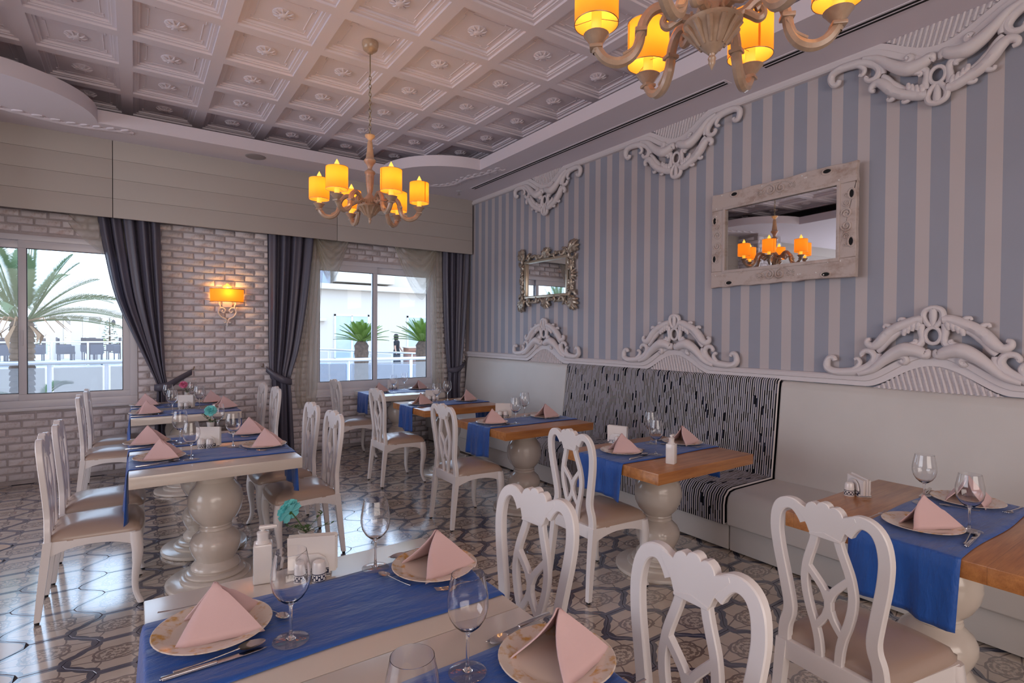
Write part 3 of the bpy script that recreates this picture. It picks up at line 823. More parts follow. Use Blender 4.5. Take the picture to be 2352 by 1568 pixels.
for (ax, sgn) in (('h', 1), ('h', -1), ('v', 1), ('v', -1)):
    m = MB()
    if ax == 'h':
        b = sgn * .262
        for s in (-1, 1):
            leafcurl(m, (s * .085, b + sgn * .012), PI / 2 * sgn, .04, s * sgn, .013); leafcurl(m, (s * .20, b - sgn * .004), -PI / 2 * sgn, .038, -s * sgn, .013); leafcurl(m, (s * .31, b + sgn * .01), PI / 2 * sgn, .045, -s * sgn, .014)
            m.tube(catmull([(-.03, s * .02, b - sgn * .01), (-.035, s * .14, b + sgn * .0), (-.035, s * .26, b + sgn * .018), (-.03, s * .38, b)], 4), .019, 7)
        for k in range(5):
            a = PI / 2 * sgn + (k - 2) * .38; m.tube([(-.03, 0, b - sgn * .02), (-.045, .05 * cos(a), b + .05 * sin(a)), (-.025, .105 * cos(a), b + .105 * sin(a))], [.014, .021, .008], 7)
    else:
        b = sgn * .455
        for s in (-1, 1):
            leafcurl(m, (b + sgn * .01, s * .075), 0 if sgn > 0 else PI, .035, s * sgn, .012); leafcurl(m, (b, s * .15), 0 if sgn > 0 else PI, .038, -s * sgn, .013)
            m.tube(catmull([(-.03, b, s * .01), (-.035, b + sgn * .012, s * .09), (-.03, b, s * .2)], 4), .018, 7)
        for k in range(4):
            a = (0 if sgn > 0 else PI) + (k - 1.5) * .5; m.tube([(-.03, b - sgn * .01, 0), (-.042, b + .04 * cos(a), .04 * sin(a)), (-.025, b + .085 * cos(a), .085 * sin(a))], [.014, .020, .008], 7)
    m.build('scroll_border', M['silver'], t)
t.rotation_euler = (0, 0, 0)

t = empty('wall_mirror', (XR - 0.034, 2.24, 2.285), R(-3.2)); tag(t, 'large landscape mirror in a distressed white carved wooden frame', 'mirror')
GY0, GY1, GZ0, GZ1 = -.452, .446, -.256, .250
OY, OZ = .575, .388
MB().box(-.024, -.020, GY0 - .01, GY1 + .01, GZ0 - .01, GZ1 + .01).build('mirror_glass', M['mirror'], t, smooth=False)
def plank(nm, out):
    m = MB(); m.prism(out, lambda a, b, q: (-q, a, b), 0.0, 0.040, 0.004); return m.build(nm, M['distress'], t, ang=35)
rr = random.Random(3)
def wavy(a, b, n=12, amp=.005):
    return [(a[0] + (b[0] - a[0]) * i / n + rr.uniform(-amp, amp) * .6, a[1] + (b[1] - a[1]) * i / n + rr.uniform(-amp, amp)) for i in range(n)]
plank('frame_plank', wavy((-OY, GZ1), (OY, GZ1), 1) + wavy((OY, GZ1), (OY, OZ), 2) + wavy((OY, OZ), (-OY, OZ), 16) + wavy((-OY, OZ), (-OY, GZ1), 2))
plank('frame_plank', wavy((-OY, -OZ), (OY, -OZ), 16) + wavy((OY, -OZ), (OY, GZ0), 2) + [(OY, GZ0), (-OY, GZ0)])
plank('frame_plank', [(GY1, GZ0), (OY, GZ0)] + wavy((OY, GZ0), (OY, GZ1), 8) + [(OY, GZ1), (GY1, GZ1)])
plank('frame_plank', [(-OY, GZ0), (GY0, GZ0), (GY0, GZ1), (-OY, GZ1)] + wavy((-OY, GZ1), (-OY, GZ0), 8))
m = MB()
for (a0, a1, b0, b1) in ((GY0 - .02, GY1 + .02, GZ1 - .004, GZ1 + .02), (GY0 - .02, GY1 + .02, GZ0 - .02, GZ0 + .004), (GY0 - .02, GY0 + .004, GZ0, GZ1), (GY1 - .004, GY1 + .02, GZ0, GZ1)):
    m.box(-.046, -.02, a0, a1, b0, b1, .004)
m.build('inner_moulding', M['distress'], t)
def spiral(m, c, r, s, a0, w=.0072, dx=.043, turns=1.5, n=18):
    m.tube([(-dx, c[0] + r * (1 - .75 * k / n) * cos(a0 + s * 2 * PI * turns * k / n), c[1] + r * (1 - .75 * k / n) * sin(a0 + s * 2 * PI * turns * k / n)) for k in range(n + 1)], w, 6)
for (cy, cz, hor) in ((0, .322, 1), (0, -.322, 1), (.515, 0, 0), (-.515, 0, 0)):
    m = MB()
    for s in (-1, 1):
        if hor:
            spiral(m, (cy + s * .042, cz + .0), .038, s, PI / 2); spiral(m, (cy + s * .105, cz), .022, -s, PI / 2, .0045)
            for k in range(4): a = (k - 1.5) * .4 + (0 if s > 0 else PI); m.tube([(-.041, cy + s * .115, cz), (-.045, cy + s * .115 + .04 * cos(a), cz + .04 * sin(a))], [.006, .003], 5)
            m.tube(catmull([(-.040, cy, cz + .045), (-.042, cy + s * .07, cz + .040), (-.040, cy + s * .15, cz + .01)], 4), .004, 6)
        else:
            spiral(m, (cy, cz + s * .042), .036, s, 0); spiral(m, (cy, cz + s * .112), .026, -s, 0, .0045); spiral(m, (cy, cz + s * .165), .018, s, 0, .004, turns=1.2)
    m.build('carved_scroll', M['distress'], t)
for (a, b) in ((-.38, OZ - .03), (.36, OZ - .03), (-.38, -OZ + .03), (.40, -OZ + .03), (OY - .03, .17), (OY - .03, -.15), (-OY + .03, .17), (-OY + .03, -.15)):
    hx = abs(b) > .3; rx, rz = (.034, .021) if hx else (.021, .034); m = MB()
    m.tube([(-.039, a + rx * cos(2 * PI * k / 14), b + rz * sin(2 * PI * k / 14)) for k in range(15)], .008, 6, cap=False)
    ho = m.build('frame_hole', M['distress'], t)
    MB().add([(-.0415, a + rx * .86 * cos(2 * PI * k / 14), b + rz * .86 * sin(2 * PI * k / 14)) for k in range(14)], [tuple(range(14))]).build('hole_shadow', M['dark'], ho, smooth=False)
m = MB()
for k in range(30):
    side = k % 4
    a, b = ((rr.uniform(-.5, .5), rr.choice((.27, .35, .37))) if side == 0 else (rr.uniform(-.5, .5), -rr.choice((.275, .34, .36))) if side == 1 else ((-1 if side == 2 else 1) * rr.choice((.46, .53)), rr.uniform(-.3, .3)))
    m.lathe([(0, .005), (.004, .004), (.006, 0)], 6, mtx=Matrix.Translation((-.040, a, b)) @ Matrix.Rotation(R(-90), 4, 'Y'))
st_ = m.build('frame_studs', M['china'], t); st_['kind'] = 'stuff'

# ---------------------------------------------------------------- curtains
def fold_sheet(rows, nf, amp, n=90, seed=0, name='curtain_cloth', phase=0.0):
    """rows: (z, xl, xr, yc, amp scale); pleats run along x"""
    rr = random.Random(seed); ph = [rr.uniform(-.6, .6) for _ in range(60)]
    Z = catmull([(r[0], 0, 0) for r in rows], 6); 
    def interp(k):
        return [p.x for p in catmull([(r[k], 0, 0) for r in rows], 6)]
    z, xl, xr, yc, am = interp(0), interp(1), interp(2), interp(3), interp(4); nz = len(z)
    m = MB(); vs = []
    for j in range(nz):
        for i in range(n + 1):
            u = i / n; a = 2 * PI * nf * (u + .03 * sin(3.1 * u + phase)) + .5 * sin(5 * u + j * .02 + ph[0])
            y = yc[j] + amp * am[j] * (sin(a) + .35 * sin(2.3 * a + ph[1])) 
            x = xl[j] + (xr[j] - xl[j]) * u + .4 * amp * am[j] * cos(a)
            vs.append((x, y, z[j]))
    return m.add(vs, [(j * (n + 1) + i, j * (n + 1) + i + 1, (j + 1) * (n + 1) + i + 1, (j + 1) * (n + 1) + i) for j in range(nz - 1) for i in range(n)])
def curtain(loc, rows_up, rows_dn, nf, label, band, hook):
    t = empty('window_curtain', loc); tag(t, label, 'curtain', 'grey satin curtains')
    rel = lambda rows: [(r[0] - loc[2], r[1] - loc[0], r[2] - loc[0], r[3] - loc[1], r[4]) for r in rows]
    fold_sheet(rel(rows_up), nf, .038, seed=int(abs(loc[0]) * 10)).build('upper_drape', M['curtain'], t, ang=180)
    fold_sheet(rel(rows_dn), nf * .7, .034, n=60, seed=5).build('lower_drape', M['curtain'], t, ang=180)
    if band:
        P = catmull([Vector(p) - Vector(loc) for p in band[0]], 6); m = MB(); vs = []
        nn = len(P)
        for i, p in enumerate(P):
            w = band[1] * (.72 + .28 * sin(PI * min(1, i / nn * 1.3)))
            for k in range(5):
                a = (k / 4 - .5) * 2; vs.append(p + Vector((0, -.012 * (1 - a * a), a * w)))
        m.add(vs, [(i * 5 + k, i * 5 + k + 1, i * 5 + 5 + k + 1, i * 5 + 5 + k) for i in range(nn - 1) for k in range(4)])
        solid(m.build('tieback', M['curtain'], t, ang=180), .008, 0)
        h = Vector(hook) - Vector(loc)
        MB().tube(catmull([h + Vector((0, .13, 0)), h + Vector((0, .04, 0)), h, h + Vector((.012, .02, .02)), h + Vector((.015, .05, .03))], 4), .006, 8).lathe([(0, 0), (.014, .002), (.016, .006)], 12, mtx=Matrix.Translation(h + Vector((0, .10, 0))) @ Matrix.Rotation(R(90), 4, 'X')).build('tieback_hook', M['tie_metal'], t)
    return t
curtain((0.0, 6.93, 0), [(2.80, -.34, .20, 6.93, 1), (2.55, -.31, .215, 6.93, 1), (2.30, -.268, .22, 6.93, 1), (1.86, -.18, .236, 6.93, .9), (1.48, -.035, .245, 6.93, .75), (1.10, .125, .262, 6.925, .5), (.93, .19, .285, 6.92, .35)],
        [(.93, .19, .285, 6.92, .35), (.80, .185, .31, 6.93, .6), (.5, .17, .34, 6.95, 1), (.03, .15, .38, 6.96, 1)], 5,
        'grey satin curtain with pale highlights, tied back left of the wall lamp', ([(.17, 6.90, .90), (.22, 6.865, .90), (.29, 6.87, .915), (.40, 6.92, .985), (.52, 6.98, 1.05)], .042), (.53, 6.96, 1.075))
curtain((1.5, 6.93, 0), [(2.80, 1.275, 1.815, 6.93, 1), (2.55, 1.28, 1.80, 6.93, 1), (2.1, 1.285, 1.755, 6.93, 1), (1.7, 1.29, 1.705, 6.93, .95), (1.3, 1.295, 1.64, 6.93, .8), (1.0, 1.31, 1.56, 6.925, .5), (.93, 1.33, 1.545, 6.92, .45)],
        [(.93, 1.33, 1.545, 6.92, .45), (.75, 1.33, 1.56, 6.93, .7), (.4, 1.31, 1.58, 6.95, 1), (.03, 1.30, 1.60, 6.96, 1)], 4,
        'grey satin curtain tied back right of the wall lamp, reaching the floor', ([(1.55, 6.87, .90), (1.45, 6.85, .93), (1.36, 6.88, .985), (1.28, 6.95, 1.06)], .045), (1.245, 6.96, 1.085))
curtain((3.8, 6.93, 0), [(2.80, 3.60, 4.035, 6.93, .9), (2.4, 3.60, 4.02, 6.93, .9), (1.9, 3.62, 3.99, 6.93, .9), (1.4, 3.65, 3.955, 6.93, .8), (1.1, 3.68, 3.93, 6.93, .6), (.95, 3.70, 3.91, 6.93, .5)],
        [(.95, 3.70, 3.91, 6.93, .5), (.7, 3.69, 3.90, 6.94, .7), (.35, 3.68, 3.92, 6.95, 1), (.03, 3.66, 3.94, 6.96, 1)], 4,
        'grey satin curtain hanging in the corner beside the striped wall', ([(3.70, 6.89, .97), (3.80, 6.87, .97), (3.90, 6.90, 1.0), (3.99, 6.96, 1.05)], .04), (4.0, 6.96, 1.07))
def swag(m, xa, xb, ztop, zmid, y, n=16, k=14, skew=0.0):
    def f(u, v):
        c = u * 2 - 1; dep = (ztop - zmid) * (0.18 + .82 * v) * (1 - abs(c) ** 1.7)
        x = xa + (xb - xa) * (u * (1 - .10 * v) + .05 * v) + skew * v * (1 - abs(c)) 
        return (x, y - .05 * sin(PI * v) * (1 - c * c) + .012 * sin(v * 34 + c * 2), ztop - dep * (1 if True else 1) + .02 * sin(u * 9) * v)
    return m.grid(f, k * 2, n * 2)
def sheer(loc, parts, label):
    t = empty('sheer_curtain', loc); tag(t, label, 'curtain', 'sheer white curtains')
    for nm, mb in parts: 
        mb.v = [(x - loc[0], y - loc[1], z - loc[2]) for x, y, z in mb.v]; mb.build(nm, M['sheer'], t, ang=180)
    return t
sheer((2.05, 6.95, 0), [('swag', swag(MB(), 1.79, 2.33, 2.80, 2.13, 6.95, skew=-.03)), ('swag', swag(MB(), 1.80, 2.20, 2.76, 2.20, 6.97)),
    ('tail', fold_sheet([(2.80, 1.79, 1.98, 6.96, 1), (2.2, 1.76, 1.93, 6.96, 1), (1.5, 1.68, 1.885, 6.96, 1), (1.1, 1.62, 1.88, 6.96, 1.1), (.8, 1.60, 1.87, 6.96, 1.2), (.56, 1.64, 1.83, 6.96, 1.3)], 4, .018, n=60, seed=2))],
    'sheer white swag and tail at the left of the far window')
sheer((3.2, 6.95, 0), [('swag', swag(MB(), 2.80, 3.60, 2.82, 1.98, 6.95, skew=.10)), ('swag', swag(MB(), 2.98, 3.58, 2.80, 2.12, 6.97, skew=.06)),
    ('tail', fold_sheet([(2.80, 3.42, 3.60, 6.96, 1), (2.3, 3.43, 3.605, 6.96, 1), (1.6, 3.44, 3.62, 6.96, 1), (1.1, 3.46, 3.64, 6.96, 1), (.72, 3.48, 3.64, 6.96, 1.2)], 4, .018, n=60, seed=3))],
    'sheer white swag and tail at the right of the far window')
sheer((-.45, 6.95, 0), [('swag', MB().grid(lambda u, v: (-.52 + .50 * u + .02 * sin(v * 20), 6.965 - .02 * sin(u * 14 + v * 3), 2.80 - v * (.26 + .42 * u ** .7)), 24, 16))],
    'sheer white swag at the right of the palm window')

# ---------------------------------------------------------------- wall lamp
t = empty('wall_lamp', (.877, YB - .022, 1.80)); tag(t, 'lit orange half-drum wall lamp with a white scroll bracket on the brick wall', 'lamp')
MB().lathe([(.172, .045), (.176, .19)], 28, a0=PI, a1=2 * PI, mtx=Matrix.Diagonal((1, .66, 1, 1))).build('lamp_shade', M['shade'], t)
for z in (.042, .190): MB().tube([(.177 * cos(PI + PI * k / 24), .66 * .177 * sin(PI + PI * k / 24), z) for k in range(25)], .004, 6).build('shade_rim', M['tie_metal'], t)
m = MB()
for s in (-1, 1):
    m.tube(catmull([(s * .085, -.02, .06), (s * .088, -.02, .02), (s * .075, -.02, -.01), (s * .088, -.02, -.05), (s * .092, -.02, -.09), (s * .06, -.02, -.135), (s * .02, -.02, -.155), (s * .012, -.02, -.185), (s * .03, -.02, -.20), (s * .035, -.02, -.185)], 5), .010, 8)
    m.tube(catmull([(s * .090, -.02, -.065), (s * .075, -.02, -.035), (s * .045, -.02, -.03), (s * .022, -.02, -.055), (s * .035, -.02, -.085), (s * .055, -.02, -.07), (s * .045, -.02, -.058)], 5), .009, 8)
m.lathe([(0, -.255), (.010, -.235), (.014, -.215), (.008, -.19), (0, -.18)], 10, (0, -.02, 0))
m.build('scroll_bracket', M['ornament'], t)
m = MB()
for s in (-1, 0, 1): m.lathe([(0, -.02), (.02, -.01), (.022, .01), (.012, .03), (0, .034)], 10, (s * .024, -.03, .20 + (.02 if s == 0 else 0)))
m.build('bracket_finial', M['flame'], t)
m = MB().box(-.05, .05, -.02, .0, -.02, .14, .004); m.build('back_plate', M['ornament'], t)
def bulb(loc, power, r=.02, color=(1, .58, .2)):
    l = bpy.data.lights.new('bulb_light', 'POINT'); l.energy = power; l.color = color; l.shadow_soft_size = r
    o = bpy.data.objects.new('bulb_light', l); COL.objects.link(o); o.location = loc; return o
bulb((.877, YB - .085, 1.95), 2.3, .04, (1, .56, .16))

# ---------------------------------------------------------------- chandeliers
def chandelier(loc, label, a0=33, RA=.375):
    t = empty('chandelier', (loc[0], loc[1], 2.33)); tag(t, label, 'chandelier', 'six-armed chandeliers')
    zz = lambda z: z - 2.33
    L = lambda prof: [(r, zz(z)) for r, z in prof]
    MB().lathe(L([(0, 3.635), (.02, 3.64), (.03, 3.655), (.045, 3.66), (.055, 3.67), (.058, 3.69), (.062, 3.70), (.06, 3.741), (0, 3.741)]), 24).build('canopy', M['ch_ivory'], t)
    m = MB(); m.tube([(0, 0, zz(3.64)), (0, 0, zz(3.50))], .0045, 8)
    z = 3.50; k = 0
    while z > 3.03:
        h = .036
        m.tube([((.009 * cos(a) if k % 2 else 0), (0 if k % 2 else .009 * cos(a)), zz(z - h / 2) + .021 * sin(a)) for a in [2 * PI * i / 10 for i in range(11)]], .0026, 5, cap=False)
        z -= h * .86; k += 1
    m.build('chain', M['chain'], t)
    MB().lathe(L([(0, 3.035), (.006, 3.03), (.008, 3.018), (.036, 3.018), (.04, 3.012), (.034, 2.998), (.018, 2.985), (.014, 2.975), (.014, 2.968)]), 20).build('saucer', M['ch_ivory'], t)
    MB().lathe(L([(.014, 2.972), (.018, 2.965), (.020, 2.955), (.024, 2.90), (.030, 2.855), (.032, 2.838), (.038, 2.832), (.046, 2.822), (.044, 2.810), (.030, 2.795), (.022, 2.780), (.016, 2.762), (.016, 2.755)]), 12).build('upper_stem', M['ch_ivory'], t)
    MB().lathe(L([(.016, 2.757), (.028, 2.745), (.040, 2.737), (.042, 2.725), (.033, 2.712), (.033, 2.700), (.030, 2.655), (.024, 2.60), (.019, 2.578), (.016, 2.568)]), 12).build('urn', M['ch_ivory'], t)
    m = MB().lathe(L([(.016, 2.570), (.022, 2.560), (.030, 2.550), (.042, 2.535), (.050, 2.515), (.054, 2.495), (.056, 2.478)]), 20); m.build('hub', M['ch_ivory'], t)
    m = MB().lathe(L([(.056, 2.482), (.082, 2.480), (.090, 2.474), (.086, 2.466), (.070, 2.455), (.056, 2.430), (.038, 2.405), (.020, 2.388), (.012, 2.380)]), 24)
    for k in range(12):
        a = 2 * PI * k / 12; m.tube([(.084 * cos(a), .084 * sin(a), zz(2.464)), (.064 * cos(a), .064 * sin(a), zz(2.442)), (.038 * cos(a), .038 * sin(a), zz(2.404))], [.010, .009, .004], 6)
    m.build('leaf_bowl', M['ch_ivory'], t)
    MB().lathe(L([(.012, 2.384), (.009, 2.374), (.013, 2.366), (.010, 2.358), (.011, 2.352), (.007, 2.344), (0, 2.329)]), 12).build('finial', M['ch_ivory'], t)
    # one arm along +x
    am = MB()
    main = catmull([(.045, 0, zz(2.500)), (.075, 0, zz(2.497)), (.105, 0, zz(2.505)), (.135, 0, zz(2.530)), (.17, 0, zz(2.543)), (.205, 0, zz(2.532)), (.228, 0, zz(2.505)), (.238, 0, zz(2.475)), (.248, 0, zz(2.43)), (.275, 0, zz(2.393)), (.317, 0, zz(2.379)), (.36, 0, zz(2.393)), (.388, 0, zz(2.425)), (.395, 0, zz(2.445))], 5)
    n = len(main); am.tube(main, [.012 + .006 * min(1, i / n * 3) for i in range(n)], 8, up=(0, 1, 0))
    am.tube(catmull([(.10, 0, zz(2.503)), (.125, 0, zz(2.49)), (.15, 0, zz(2.478)), (.165, 0, zz(2.493)), (.155, 0, zz(2.512)), (.14, 0, zz(2.505))], 5), [.014] * 14 + [.012] * 6 + [.010] * 6, 8)
    am.lathe([(.012, -.006), (.020, -.004), (.020, .004), (.012, .006)], 12, mtx=Matrix.Translation((.07, 0, zz(2.498))) @ Matrix.Rotation(R(90), 4, 'Y'))
    am.box(.218, .260, -.022, .022, zz(2.466), zz(2.480), .004)
    for s in (-1, 1): am.tube(catmull([(.235, s * .012, zz(2.46)), (.262, s * .01, zz(2.42)), (.30, s * .008, zz(2.40))], 4), .007, 6)
    am.box(.372, .418, -.022, .022, zz(2.428), zz(2.440), .004)
    arm_me = am.mesh('arm', M['ch_ivory'])
    cup_me = MB().lathe([(.012, -.06), (.016, -.052), (.011, -.045), (.014, -.036), (.028, -.022), (.040, -.006), (.046, 0), (.043, .002), (.02, -.004), (0, -.005)], 20).mesh('candle_cup', M['ch_ivory'])
    can_me = MB().lathe([(.018, -.004), (.018, .10), (0, .10)], 14).mesh('candle_tube', M['candle'])
    sh_me = MB().lathe([(.078, .035), (.0775, .19)], 32).mesh('lamp_shade', M['shade'])
    rim_me = []
    for z in (.035, .19):
        shr = MB().tube([(.078 * cos(2 * PI * k / 28), .078 * sin(2 * PI * k / 28), z) for k in range(29)], .0016, 5, cap=False)
        if z < .1: shr.tube([(-.078, 0, .037), (-.019, 0, .05), (.019, 0, .05), (.078, 0, .037)], .0012, 4)
        rim_me.append(shr.mesh('shade_rim', M['chain']))
    seam_me = MB().add([(.0788 * cos(a), .0788 * sin(a), z) for z in (.036, .189) for a in (-.05, 0, .05)], [(0, 1, 4, 3), (1, 2, 5, 4)]).mesh('shade_seam', M['seam'])
    fl_me = MB().lathe([(0, .178), (.013, .183), (.014, .192), (.009, .196), (.018, .206), (.019, .214), (.010, .232), (0, .250)], 10).mesh('flame_bulb', M['flame'])
    for k in range(6):
        a = R(a0 + 60 * k)
        arm = link('arm', arm_me, t, (0, 0, 0), (0, 0, a)); arm.scale = (RA / .395, 1, 1)
        cz = zz(2.475)
        cup = link('candle_cup', cup_me, arm, (.395, 0, cz)); link('candle_tube', can_me, arm, (.395, 0, cz)); s = link('lamp_shade', sh_me, arm, (.395, 0, cz))
        link('shade_rim', rim_me[0], arm, (.395, 0, cz)); link('shade_rim', rim_me[1], arm, (.395, 0, cz)); link('shade_seam', seam_me, arm, (.395, 0, cz), (0, 0, random.uniform(0, 6))); link('flame_bulb', fl_me, arm, (.395, 0, cz))
        bulb((loc[0] + RA * cos(a), loc[1] + RA * sin(a), 2.475 + .135), 1.5)
    return t
chandelier((1.49, 4.07), 'whole six-armed cream chandelier with lit orange drum shades, farther one')
chandelier((1.49, 1.052), 'nearer cream chandelier with lit orange shades, cut off by the picture top', 14, .36)

# ---------------------------------------------------------------- bench (banquette) in three units
def bench(ya, yb, mt, label, extra=0.0):
    t = empty('bench', (3.7, (ya + yb) / 2, 0)); tag(t, label, 'bench'); yo = (ya + yb) / 2
    a, b = ya - yo, yb - yo
    def seg(prof, name, m_):
        pr = [(x - 3.7, z) for x, z in prof]
        mb = MB().prism(pr, lambda p, q, s: (p, s, q), a + .003, b - .003, 0.0); o = mb.build(name, m_, t, ang=50)
        bv = o.modifiers.new('bevel', 'BEVEL'); bv.width = .012; bv.segments = 2; bv.limit_method = 'ANGLE'; bv.angle_limit = R(60); return o
    e = extra
    seg([(4.054, .30), (4.054, 1.158 + e), (4.036 - e, 1.158 + e), (4.012 - e, 1.140 + e), (4.002 - e, 1.10), (3.965 - e, .75), (3.930 - e, .46), (3.925 - e, .30)], 'backrest', mt)
    seg([(3.96, .19), (3.96, .425 + e), (3.43, .425 + e), (3.375, .415 + e), (3.342 - e, .385), (3.330 - e, .33), (3.332 - e, .192)], 'seat_cushion', mt)
    mb = MB().box(3.378 - 3.7, 4.05 - 3.7, a + .003, b - .003, 0.012, .19, .004); mb.build('plinth', M['bench_vinyl'], t)
    return t
bench(4.66, 6.90, M['bench_vinyl'], 'pale grey vinyl bench unit in the far corner by the curtain')
bench(2.205, 4.655, M['stripe_fabric'], 'middle bench unit covered in black and white striped fabric', .012)
bench(-1.6, 2.20, M['bench_vinyl'], 'pale grey vinyl bench unit at the right edge of the view')

# ---------------------------------------------------------------- tables
TH = .745
ped_prof = [(.09, .682), (.105, .68), (.105, .625), (.100, .605), (.112, .585), (.135, .555), (.147, .515), (.150, .475), (.142, .43), (.120, .385), (.095, .358), (.086, .348), (.088, .340), (.084, .333), (.090, .325), (.090, .318), (.084, .312), (.098, .300), (.125, .275), (.138, .245), (.139, .215), (.128, .180), (.112, .150), (.106, .135), (.118, .120), (.132, .105), (.134, .090), (.126, .078), (.126, .074), (.150, .074), (.162, .066), (.162, .056), (.156, .050), (.178, .050), (.190, .042), (.190, .034), (.184, .026)]
ped_me = MB().lathe(ped_prof, 40).mesh('pedestal', M['table_white'])
base_me = MB().lathe([(0, .0275), (.255, .0275), (.263, .022), (.265, .012), (.262, .002), (0, .002)], 48).mesh('base_disc', M['table_white'])
def table(cx, cy, lx, ly, mt, label, group):
    t = empty('dining_table', (cx, cy, 0)); tag(t, label, 'table', group)
    MB().box(-lx / 2, lx / 2, -ly / 2, ly / 2, TH - .063, TH, .0035).build('tabletop', mt, t)
    link('pedestal', ped_me, t); link('base_disc', base_me, t); return t
gw, gd = 'white pedestal tables pushed together in pairs', 'oak topped pedestal tables along the bench'
table(.445, 1.516, .853, .614, M['table_white'], 'white square pedestal table in the foreground with soap bottle and teal flower', gw)
table(.445, .900, .853, .614, M['table_white'], 'white table half cut off by the bottom edge of the picture', gw)
table(.400, 3.702, .858, .614, M['table_white'], 'white pedestal table at left, front one of its pair', gw)
table(.400, 4.318, .858, .614, M['table_white'], 'white pedestal table at left, holding a teal flower, rear one of its pair', gw)
table(.400, 5.975, .860, .613, M['table_white'], 'white table near the brick wall, front one of its pair, farther left group', gw)
table(.400, 6.590, .860, .55, M['table_white'], 'white table holding a pink flower, closest to the brick wall', gw)
table(2.78, 6.515, .90, .78, M['table_white'], 'single white pedestal table beneath the far window', 'single white tables')
table(2.755, .83, .92, .80, M['wood'], 'oak topped pedestal table at the right edge', gd)
table(2.770, 2.320, .905, .765, M['wood'], 'oak topped pedestal table in front of the striped bench', gd)
table(2.760, 3.770, .905, .76, M['wood'], 'oak topped pedestal table, third from the right edge along the bench', gd)
table(2.750, 5.160, .905, .78, M['wood'], 'oak topped pedestal table farthest along the bench, by the white one', gd)

# runners
def runner(xa, xb, y0, y1, hl, hr, label, seed=0, hy=0.0, near_drop=0.0):
    """cloth across a table from hanging edge xa to xb; hl/hr bottom heights"""
    rr = random.Random(seed); cx, cy = (xa + xb) / 2, (y0 + y1) / 2
    path = []; r = .010; zt = TH + .0035
    def seg(p, q, n): return [(p[0] + (q[0] - p[0]) * i / n, p[1] + (q[1] - p[1]) * i / n) for i in range(n)]
    L, Rr = xa - .005, xb + .005
    path += seg((L, hl), (L, zt - r), 12)
    path += [(L + r * (1 - cos(a)), zt - r + r * sin(a)) for a in [PI / 2 * k / 4 for k in range(4)]]
    path += seg((L + r, zt), (Rr - r, zt), 44)
    path += [(Rr - r * (1 - sin(a)), zt - r + r * cos(a)) for a in [PI / 2 * k / 4 for k in range(4)]]
    path += seg((Rr, zt - r), (Rr, hr), 10) + [(Rr, hr)]
    ny = 18; ph = [rr.uniform(0, 6) for _ in range(4)]; vs = []
    for i, (x, z) in enumerate(path):
        hang = max(0, zt - .02 - z)
        for k in range(ny + 1):
            v = k / ny; y = y0 + (y1 - y0) * v
            y += .006 * sin(x * 9 + ph[0]) * (v - .5) * 2
            xx, z2 = x, z
            if hang > 0:
                s = -1 if x < cx else 1; a = hang / .25
                xx += s * (.004 + .020 * a * (0.5 + 0.5 * sin(v * 11 + ph[1])) + .008 * a * sin(v * 23 + ph[2]))
                z2 = z - (near_drop * (1 - v) ** 3 * a if s < 0 else 0) + .012 * a * sin(v * 5 + ph[3])
                y += .014 * a * sin(v * 6 + ph[2]) * (1 if s < 0 else .6)
            else: z2 += .0012 * (sin(v * 19 + x * 7 + ph[1]) + 1) * (1 if 0 < v < 1 else 0)
            vs.append((xx - cx, y - cy, z2))
    m = MB().add(vs, [(i * (ny + 1) + k, i * (ny + 1) + k + 1, (i + 1) * (ny + 1) + k + 1, (i + 1) * (ny + 1) + k) for i in range(len(path) - 1) for k in range(ny)])
    o = m.build('table_runner', M['runner'], loc=(cx, cy, 0), ang=180); solid(o, .0022, 1 if False else 0)
    return tag(o, label, 'table runner', 'blue satin table runners')
runner(.0185, .8715, 1.292, 1.662, .50, .51, 'blue satin runner under the whole nearest two place settings', 1, near_drop=.04)
runner(.0185, .8715, .70, 1.082, .50, .51, 'blue satin runner entering the picture from the bottom edge', 2)
runner(-.029, .829, 3.575, 3.965, .495, .50, 'blue satin runner, front one on the left table pair', 3, near_drop=.05)
runner(-.029, .829, 4.13, 4.50, .495, .50, 'blue satin runner, rear one on the left table pair, beside a teal flower', 4)
runner(-.030, .830, 5.72, 6.08, .495, .50, 'blue satin runner, front one on the tables near the brick wall', 5)
runner(-.030, .830, 6.31, 6.64, .495, .50, 'blue satin runner closest to the brick wall, behind the pink flower', 6)
runner(2.33, 3.23, 6.38, 6.76, .50, .50, 'blue satin runner on the white table beneath the far window', 7)
runner(2.295, 3.215, .625, .975, .505, .51, 'blue satin runner on the oak table at the right edge', 8)
runner(2.3175, 3.2225, 2.19, 2.575, .535, .54, 'blue satin runner on the oak table before the striped bench', 9)
runner(2.3075, 3.2125, 3.60, 3.95, .505, .51, 'blue satin runner on the oak table, third from the right edge', 10)
runner(2.2975, 3.2025, 5.03, 5.36, .505, .51, 'blue satin runner on the farthest oak table', 11)

